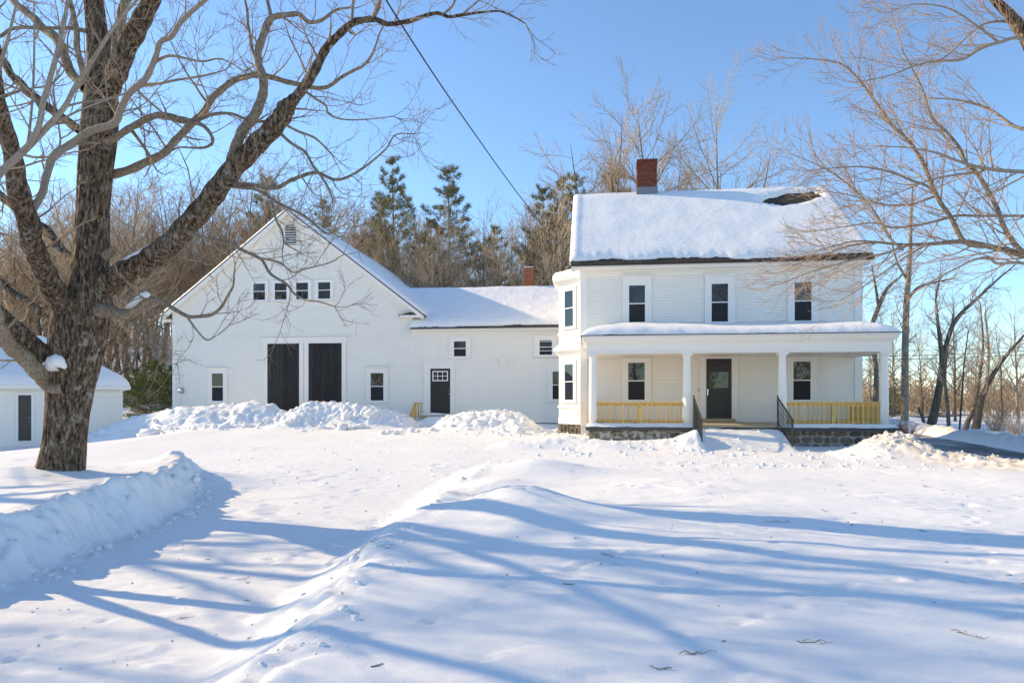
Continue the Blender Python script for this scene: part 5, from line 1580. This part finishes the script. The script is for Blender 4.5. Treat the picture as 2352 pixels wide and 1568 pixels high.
# far woods behind, read as one mass
def woods(name, n, place, hlo, hhi, seed, br, r0, twr, m, lab):
    rg = np.random.default_rng(seed)
    tb = Tubes()
    XY = np.array([place(rg) for _ in range(n)])
    ZZ = ground(XY[:, 0], XY[:, 1]) - 0.3
    for (x, y), z in zip(XY, ZZ):
        h = rg.uniform(hlo, hhi)
        P = wander(np.array([x, y, z]), unit(np.array([rg.normal() * 0.04, rg.normal() * 0.04, 1])), h, 6, 0.04, 0.2, rg)
        tb.add(P, np.linspace(r0 * h / 14, 0.02, 6), 4)
        for b in range(br):
            s = rg.uniform(0.2, 0.98); ii = min(int(s * 5), 4)
            p = P[ii] + (P[ii + 1] - P[ii]) * (s * 5 - ii)
            a = rg.uniform(0, 6.28); el = rg.uniform(0.3, 1.0)
            Q = wander(p, np.array([math.cos(a) * math.cos(el), math.sin(a) * math.cos(el), math.sin(el)]), h * (0.3 * (1 - s) + 0.07) * rg.uniform(0.6, 1.3), 4, 0.15, 0.3, rg)
            tb.add(Q, np.linspace(twr * 1.6, twr * 0.7, 4), 3)
    return kind(tag(tb.build(name, m), lab, 'woods'), 'stuff')
def place_back(rg):
    px = rg.uniform(-60, 1500); Y = rg.uniform(70, 100)
    while 930 < px < 1300 and rg.random() < 0.65:
        px = rg.uniform(-60, 1500)
    w = at(px, 900, Y)
    return w[0], w[1]
woods('woods', 330, place_back, 10, 15.5, 5, 46, 0.13, 0.024, FTWIG, 'leafless far woods closing the view behind the buildings')
def place_right(rg):
    px = rg.uniform(1850, 2600); t = rg.uniform(105, 190)
    w = at(px, 900, t)
    return w[0], w[1]
woods('distant_woods', 620, place_right, 4, 8.5, 6, 26, 0.12, 0.045, FTWIG, 'brown leafless woods across the snowy field')
def place_behind(rg):
    return rg.uniform(-45, 50), rg.uniform(-42, -24)
woods('opposite_woods', 50, place_behind, 12, 18, 8, 60, 0.16, 0.04, FTWIG, 'leafless woods behind the viewpoint, mirrored in the windows')
for px, top, Y, lab in [(2055, 868, 75, 'small dark pine across the road right of the porch column'), (2030, 862, 90, 'small dark pine beyond the road, seen between porch posts'), (2148, 905, 80, 'low green pine among the roadside trunks')]:
    plant_px(PINES[3], 'pine_tree', px, top, Y, lab, 'pine tree', 'small pines across the road', wide=1.4)

# young pine bush between garage and barn
YP = pine_tree(77, 3.2, 0.05, 0.04, 0.36, 0.2, 9, 0.008, 0.16, 6, NEEDLE_B, 0.1)
for px, top, Y, lab, wd in [(345, 812, 39, 'bushy young green pine between the garage and the barn', 1.25), (308, 838, 41, 'smaller young pine tucked behind the garage corner', 1.2), (392, 830, 42, 'young pine partly hidden by the barn corner', 1.2)]:
    plant_px(YP, 'young_pine', px, top, Y, lab, 'pine tree', 'young pines beside the barn', wide=wd)

# roadside trees on the right
RPR = [(0.34, 1.7, 0.5, 0.7, 0.12, 0.3, 0.5, 0.012, 4), (0.3, 0.85, 0.5, 0.65, 0.13, 0.3, 0.6, 0.009, 3), (0.24, 0.38, 0.5, 0.65, 0.14, 0.2, 0.7, 0.007, 3)]
def road_tree(Y, stems, lab, seed, dens=1.0):
    p0 = at(stems[0][0][0], stems[0][0][1], Y)
    t = thing('roadside_tree', (p0[0], p0[1], p0[2]), lab, 'tree', 'bare trees along the road')
    cw = Tubes()
    for k, pts in enumerate(stems):
        P, R = guided([(*q, 0.3 * k * i / len(pts)) for i, q in enumerate(pts)], Y, 5)
        q = Tubes(); q.add(P, R, 9); q.build('trunk' if k == 0 else 'stem', FBARK, t)
        pr = [(RPR[0][0] / dens, *RPR[0][1:]), *RPR[1:]]
        ramify(cw, P, np.minimum(R, 0.08), 0, pr, np.random.default_rng(seed + k), 0.3)
    cw.build('crown', FTWIG, t)
road_tree(52, [[(2078, 978, 24), (2078, 950, 19), (2079, 792, 17), (2083, 682, 15), (2090, 591, 11), (2092, 520, 8), (2096, 430, 4)], [(2083, 690, 9), (2110, 660, 7), (2150, 648, 5), (2190, 640, 3)], [(2082, 640, 7), (2060, 600, 5), (2045, 540, 3)]], 'straight grey roadside tree standing right of the end porch column', 500)
road_tree(50, [[(2010, 950, 14), (2012, 840, 12), (1998, 770, 12), (2020, 700, 11), (2040, 660, 9), (2062, 640, 5)], [(2018, 705, 8), (2008, 640, 5), (2000, 600, 3)]], 'dark forked tree seen behind the right end of the porch', 520)
road_tree(44, [[(2136, 985, 26), (2150, 930, 20), (2160, 870, 17), (2164, 822, 14), (2156, 756, 9), (2150, 690, 6), (2158, 640, 3)], [(2164, 822, 13), (2174, 790, 12), (2189, 745, 12), (2215, 712, 10), (2248, 682, 8), (2291, 642, 5), (2330, 610, 3)]], 'twin-stemmed leaning tree beside the roadside bank', 540)
road_tree(41, [[(2180, 990, 11), (2176, 930, 9), (2170, 866, 8), (2176, 800, 6), (2190, 720, 4)]], 'slim dark tree right of the twin-stemmed one', 560)
road_tree(37, [[(2238, 1002, 24), (2246, 960, 20), (2256, 910, 16), (2280, 862, 12), (2313, 814, 9), (2352, 770, 6)], [(2250, 940, 10), (2268, 860, 8), (2270, 790, 6), (2262, 720, 4)]], 'rough-barked leaning tree at the right of the roadside row', 580)
road_tree(37.5, [[(2216, 1000, 16), (2222, 970, 14), (2238, 935, 11), (2250, 870, 8), (2258, 792, 6), (2252, 700, 3)]], 'crooked grey stem leaning against the rough-barked tree', 600)
road_tree(42, [[(2203, 995, 5), (2208, 930, 5), (2214, 840, 4), (2224, 760, 3)]], 'thin sapling between the roadside trees', 620)
road_tree(46, [[(2028, 975, 5), (2030, 900, 5), (2027, 820, 4), (2030, 760, 3)]], 'thin dark sapling seen beside the end porch post', 640)
for px, top, Y, lab in [(2050, 700, 68, 'slim bare tree far across the road right of the porch roof'), (2120, 735, 75, 'slim bare tree across the field behind the twin-stemmed tree'), (2195, 690, 66, 'slim tall bare tree beyond the thin sapling'), (2300, 720, 60, 'bare tree beyond the road near the right edge'),
                        (2340, 690, 55, 'bare tree at the right edge beyond the road'), (2235, 760, 85, 'small bare tree far out in the field'), (1995, 760, 80, 'bare tree seen between the wall and the end porch column')]:
    plant_px(BARE[len(lab) % 6], 'bare_tree', px, top, Y, lab, 'tree', 'bare trees across the road', wide=1.1)
P, R = guided([(2124, 985, 10), (2120, 962, 9), (2112, 942, 7), (2110, 935, 5)], 43, 4)
q = Tubes(); q.add(P, R, 7)
sn = tag(link('tree_stump', q.mesh('tree_stump', FBARK)), 'short broken dark snag leaning left beside the twin-stemmed tree', 'stump')

# shrubs
def shrub(name, px, py, Y, w, h, n, m, lab, seed, r=0.006):
    rg = np.random.default_rng(seed)
    b = at(px, py, Y)
    z = gz(b[0], b[1])
    tb = Tubes()
    for i in range(n):
        a = rg.uniform(0, 6.28); sp = rg.uniform(0.1, 1.0)
        d = unit(np.array([math.cos(a) * sp * w / h, math.sin(a) * sp * w / h, 1.0]))
        p = np.array([b[0] + rg.normal() * w * 0.12, b[1] + rg.normal() * w * 0.12, z - 0.05])
        Q = wander(p, d, h * rg.uniform(0.6, 1.1), 6, 0.1, 0.05, rg)
        S = np.linspace(r, r * 0.5, 6)
        tb.add(Q, S, 3)
        ramify(tb, Q, S, 0, [(0.16, h * 0.3, 0.5, 0.6, 0.12, 0.2, 0.8, r * 0.5, 3)], rg, 0.3)
    o = link(name, tb.mesh(name, m))
    return tag(o, lab, 'shrub')
shrub('shrub', 2066, 990, 21.3, 0.75, 0.8, 110, BRUSH, 'russet leafless shrub at the right corner of the porch foundation', 701, 0.011)
shrub('shrub', 2095, 985, 22.5, 0.6, 0.6, 80, BRUSH, 'smaller russet shrub beside the road right of the porch', 702, 0.01)
shrub('shrub', 2290, 985, 40, 1.6, 1.5, 70, FTWIG, 'dark tangled shrub on the snow beyond the road', 703, 0.012)
shrub('shrub', 2335, 1000, 36, 1.3, 1.1, 50, FTWIG, 'low tangled shrub at the right edge beyond the road', 704, 0.011)
shrub('shrub', 300, 935, 34, 0.8, 0.9, 30, DRYSTEM, 'dry brown stems at the foot of the young pines', 705, 0.008)

# wires
def wire(name, pts, r, m, lab):
    tb = Tubes(); P = spline(np.array(pts), 16); tb.add(P, np.full(len(P), r), 5)
    return tag(link(name, tb.mesh(name, m)), lab, 'wire')
a, c = at(868, -30, 9.0), np.array([-0.46, 29.6, 7.4])
mid = (a + c) / 2 - np.array([0, 0, 0.45])
q1 = a * 0.75 + c * 0.25 - np.array([0, 0, 0.34]); q3 = a * 0.25 + c * 0.75 - np.array([0, 0, 0.34])
st0 = a + (a - q1) * 1.5 + np.array([0, 0, 0.6])
wire('overhead_wire', [st0, a, q1, mid, q3, c], 0.0125, RUBBER, 'dark service cable slanting down across the sky to the farmhouse')
for y0, y1, Y0, Y1, m, lab in ((805, 795, 50, 40, CABLE, 'pale overhead wire highest of three behind the roadside trees'), (818, 803, 50, 40, RUBBER, 'dark overhead wire second of three behind the roadside trees'), (826, 812, 50, 40, RUBBER, 'dark overhead wire lowest of three behind the roadside trees')):
    A, B = at(1940, y0, Y0), at(2460, y1 - 3, Y1)
    M_ = (A + B) / 2 - np.array([0, 0, 0.12])
    wire('roadside_wire', [A, M_, B], 0.016, m, lab)

# fallen twigs on the snow
def fallen(px, py, ln, ang, lab, seed, r=0.006, k=3):
    u = (px - 1176) / FPX
    # walk the sight line to the ground
    lo = 2.0
    t = np.arange(2.0, 40, 0.02)
    xs, ys, zs = t * (-SY + u * CY), t * (CY + u * SY), CZ + (HZ - py) / FPX * t
    i = int(np.argmax(zs < ground(xs, ys)))
    x, y = xs[i], ys[i]
    rg = np.random.default_rng(seed)
    tb = Tubes()
    d = np.array([math.cos(ang), math.sin(ang), 0])
    def lay(x0, y0, d, l, r):
        n = 7
        Q = wander(np.array([x0, y0, 0]), d, l, n, 0.16, 0, rg)
        Q[:, 2] = ground(Q[:, 0], Q[:, 1]) + r * 0.8 + np.abs(rg.normal(size=n)) * 0.01
        tb.add(Q, np.linspace(r, r * 0.5, n), 5)
        return Q
    Q = lay(x - d[0] * ln / 2, y - d[1] * ln / 2, d, ln, r)
    for j in range(k):
        i = rg.integers(1, 5)
        lay(Q[i][0], Q[i][1], turn(d, 0.7, rg) * np.array([1, 1, 0]), ln * 0.35, r * 0.7)
    tag(link('fallen_twig', tb.mesh('fallen_twig', TWIG)), lab, 'twig', 'twigs fallen on the snow')
for i, (px, py, ln, an, lab) in enumerate([(835, 1258, 0.6, 0.4, 'forked dark twig lying in the shadow across the driveway'), (1788, 1200, 0.55, 0.2, 'forked twig on the lawn below the iron handrails'), (1400, 1275, 0.3, -0.4, 'short twig on the lawn right of the snow drift'),
                                           (430, 1420, 0.3, 0.6, 'thin twig lying on the lower left driveway'), (1600, 1500, 0.4, 0.4, 'curved twig near the bottom middle of the lawn'), (1520, 1540, 0.22, 0.1, 'dark broken twig at the bottom of the lawn left of the curved one'),
                                           (1870, 1475, 0.35, 0.0, 'thin straight twig on the lower right lawn'), (2230, 1460, 0.35, -0.6, 'crooked twig near the bottom right corner'), (2140, 1118, 0.8, 0.5, 'grey branch end on the snow below the right mound'),
                                           (560, 1330, 0.25, 0.9, 'tiny twig on the driveway left of the shadow bend'), (1060, 1135, 0.9, -0.1, 'long thin branch on the driveway before the lawn ridge')]):
    fallen(px, py, ln * 0.55, an, lab, 800 + i, 0.0032, 2)

# crumbs of ploughed snow
ico = []
def ico_unit():
    t = (1 + 5 ** 0.5) / 2
    v = np.array([(-1, t, 0), (1, t, 0), (-1, -t, 0), (1, -t, 0), (0, -1, t), (0, 1, t), (0, -1, -t), (0, 1, -t), (t, 0, -1), (t, 0, 1), (-t, 0, -1), (-t, 0, 1)], float)
    f = np.array([(0, 11, 5), (0, 5, 1), (0, 1, 7), (0, 7, 10), (0, 10, 11), (1, 5, 9), (5, 11, 4), (11, 10, 2), (10, 7, 6), (7, 1, 8), (3, 9, 4), (3, 4, 2), (3, 2, 6), (3, 6, 8), (3, 8, 9), (4, 9, 5), (2, 4, 11), (6, 2, 10), (8, 6, 7), (9, 8, 1)])
    return v / np.linalg.norm(v[0]), f
IV, IF = ico_unit()
rg = np.random.default_rng(77)
cx, cy, cs = [], [], []
def scatter(n, fx, lo, hi):
    for _ in range(n):
        x, y = fx()
        cx.append(x); cy.append(y); cs.append(lo * (hi / lo) ** (rg.random() ** 2.2))
def along_left():
    y = rg.uniform(2.5, 13); return np.interp(y, *XL) + rg.normal() * 0.16 + 0.12, y
def along_right():
    y = rg.choice([rg.normal(4.2, 0.7), rg.normal(6.6, 0.6), rg.normal(12.0, 1.2)]); return np.interp(y, *XR) + rg.normal() * 0.18 + 0.05, y
def barn_foot():
    return rg.uniform(-19, -8.8), 26.3 + rg.normal() * 0.45
def ell_foot():
    return rg.uniform(-7.5, 0.5), 24.9 + rg.normal() * 0.7
def plaza():
    return rg.uniform(-9, 3), rg.uniform(13, 22)
def drive():
    return rg.uniform(-5, -1.5), rg.uniform(2.5, 13)
def porch_front():
    return rg.uniform(-1.5, 7.5), 18.6 + rg.normal() * 0.7
def path():
    return rg.uniform(1.5, 7.5), 15.8 + rg.normal() * 0.5
def right_mound():
    return rg.normal(7.2, 0.9), rg.normal(18.2, 0.6)
def road_edge():
    y = rg.uniform(15, 24); return float(road_far(np.array(y))) - 3.9 + rg.normal() * 0.5, y
scatter(420, along_left, 0.008, 0.055)
scatter(110, along_right, 0.008, 0.055)
scatter(420, barn_foot, 0.015, 0.12)
scatter(360, ell_foot, 0.012, 0.11)
scatter(520, plaza, 0.006, 0.035)
scatter(260, drive, 0.004, 0.016)
scatter(260, porch_front, 0.01, 0.07)
scatter(130, path, 0.012, 0.07)
scatter(110, right_mound, 0.012, 0.07)
scatter(160, road_edge, 0.02, 0.1)
scatter(26, barn_foot, 0.12, 0.3)
scatter(20, ell_foot, 0.1, 0.26)
scatter(16, along_left, 0.05, 0.12)
cx, cy, cs = np.array(cx), np.array(cy), np.array(cs)
cz = ground(cx, cy)
n = len(cx)
J = rg.uniform(0.55, 1.3, (n, 12, 1)) * rg.uniform(0.6, 1.4, (n, 1, 3))
A = rg.uniform(0, 6.28, n)
V = IV[None] * J * cs[:, None, None]
V[:, :, 2] *= 0.75
ca, sa = np.cos(A)[:, None], np.sin(A)[:, None]
V = np.stack([V[:, :, 0] * ca - V[:, :, 1] * sa + cx[:, None], V[:, :, 0] * sa + V[:, :, 1] * ca + cy[:, None], V[:, :, 2] + (cz + cs * 0.2)[:, None]], -1)
F = (IF[None] + np.arange(n)[:, None, None] * 12).reshape(-1, 3)
kind(tag(link('snow_crumbs', raw_mesh('snow_crumbs', V.reshape(-1, 3), F, SNOW, True)), 'loose crumbs of ploughed snow along the banks and driveway', 'snow'), 'stuff')

# scraps of bark and twig blown over the snow
rg = np.random.default_rng(91)
tb = Tubes()
lx = np.concatenate([rg.uniform(-1.5, 6.5, 90), rg.uniform(-5.5, -2.6, 45), rg.uniform(-7, 3, 50)]); ly = np.concatenate([rg.uniform(3, 14, 90), rg.uniform(3, 13, 45), rg.uniform(14, 23, 50)])
la = rg.uniform(0, 6.28, len(lx)); ll = 0.02 + 0.1 * rg.random(len(lx)) ** 3
pts = np.stack([np.stack([lx + np.cos(la + b) * ll * t, ly + np.sin(la + b) * ll * t], -1) for t, b in ((-0.5, 0), (0, 0.2), (0.5, 0.35))], 1)
lz = ground(pts[..., 0].ravel(), pts[..., 1].ravel()).reshape(-1, 3) + 0.004
for i in range(len(lx)):
    tb.add(np.column_stack([pts[i], lz[i]]), np.array([0.0035, 0.004, 0.002]), 4)
kind(tag(link('twig_litter', tb.mesh('twig_litter', TWIG)), 'tiny dark scraps of bark and twig strewn over the snow', 'litter'), 'stuff')
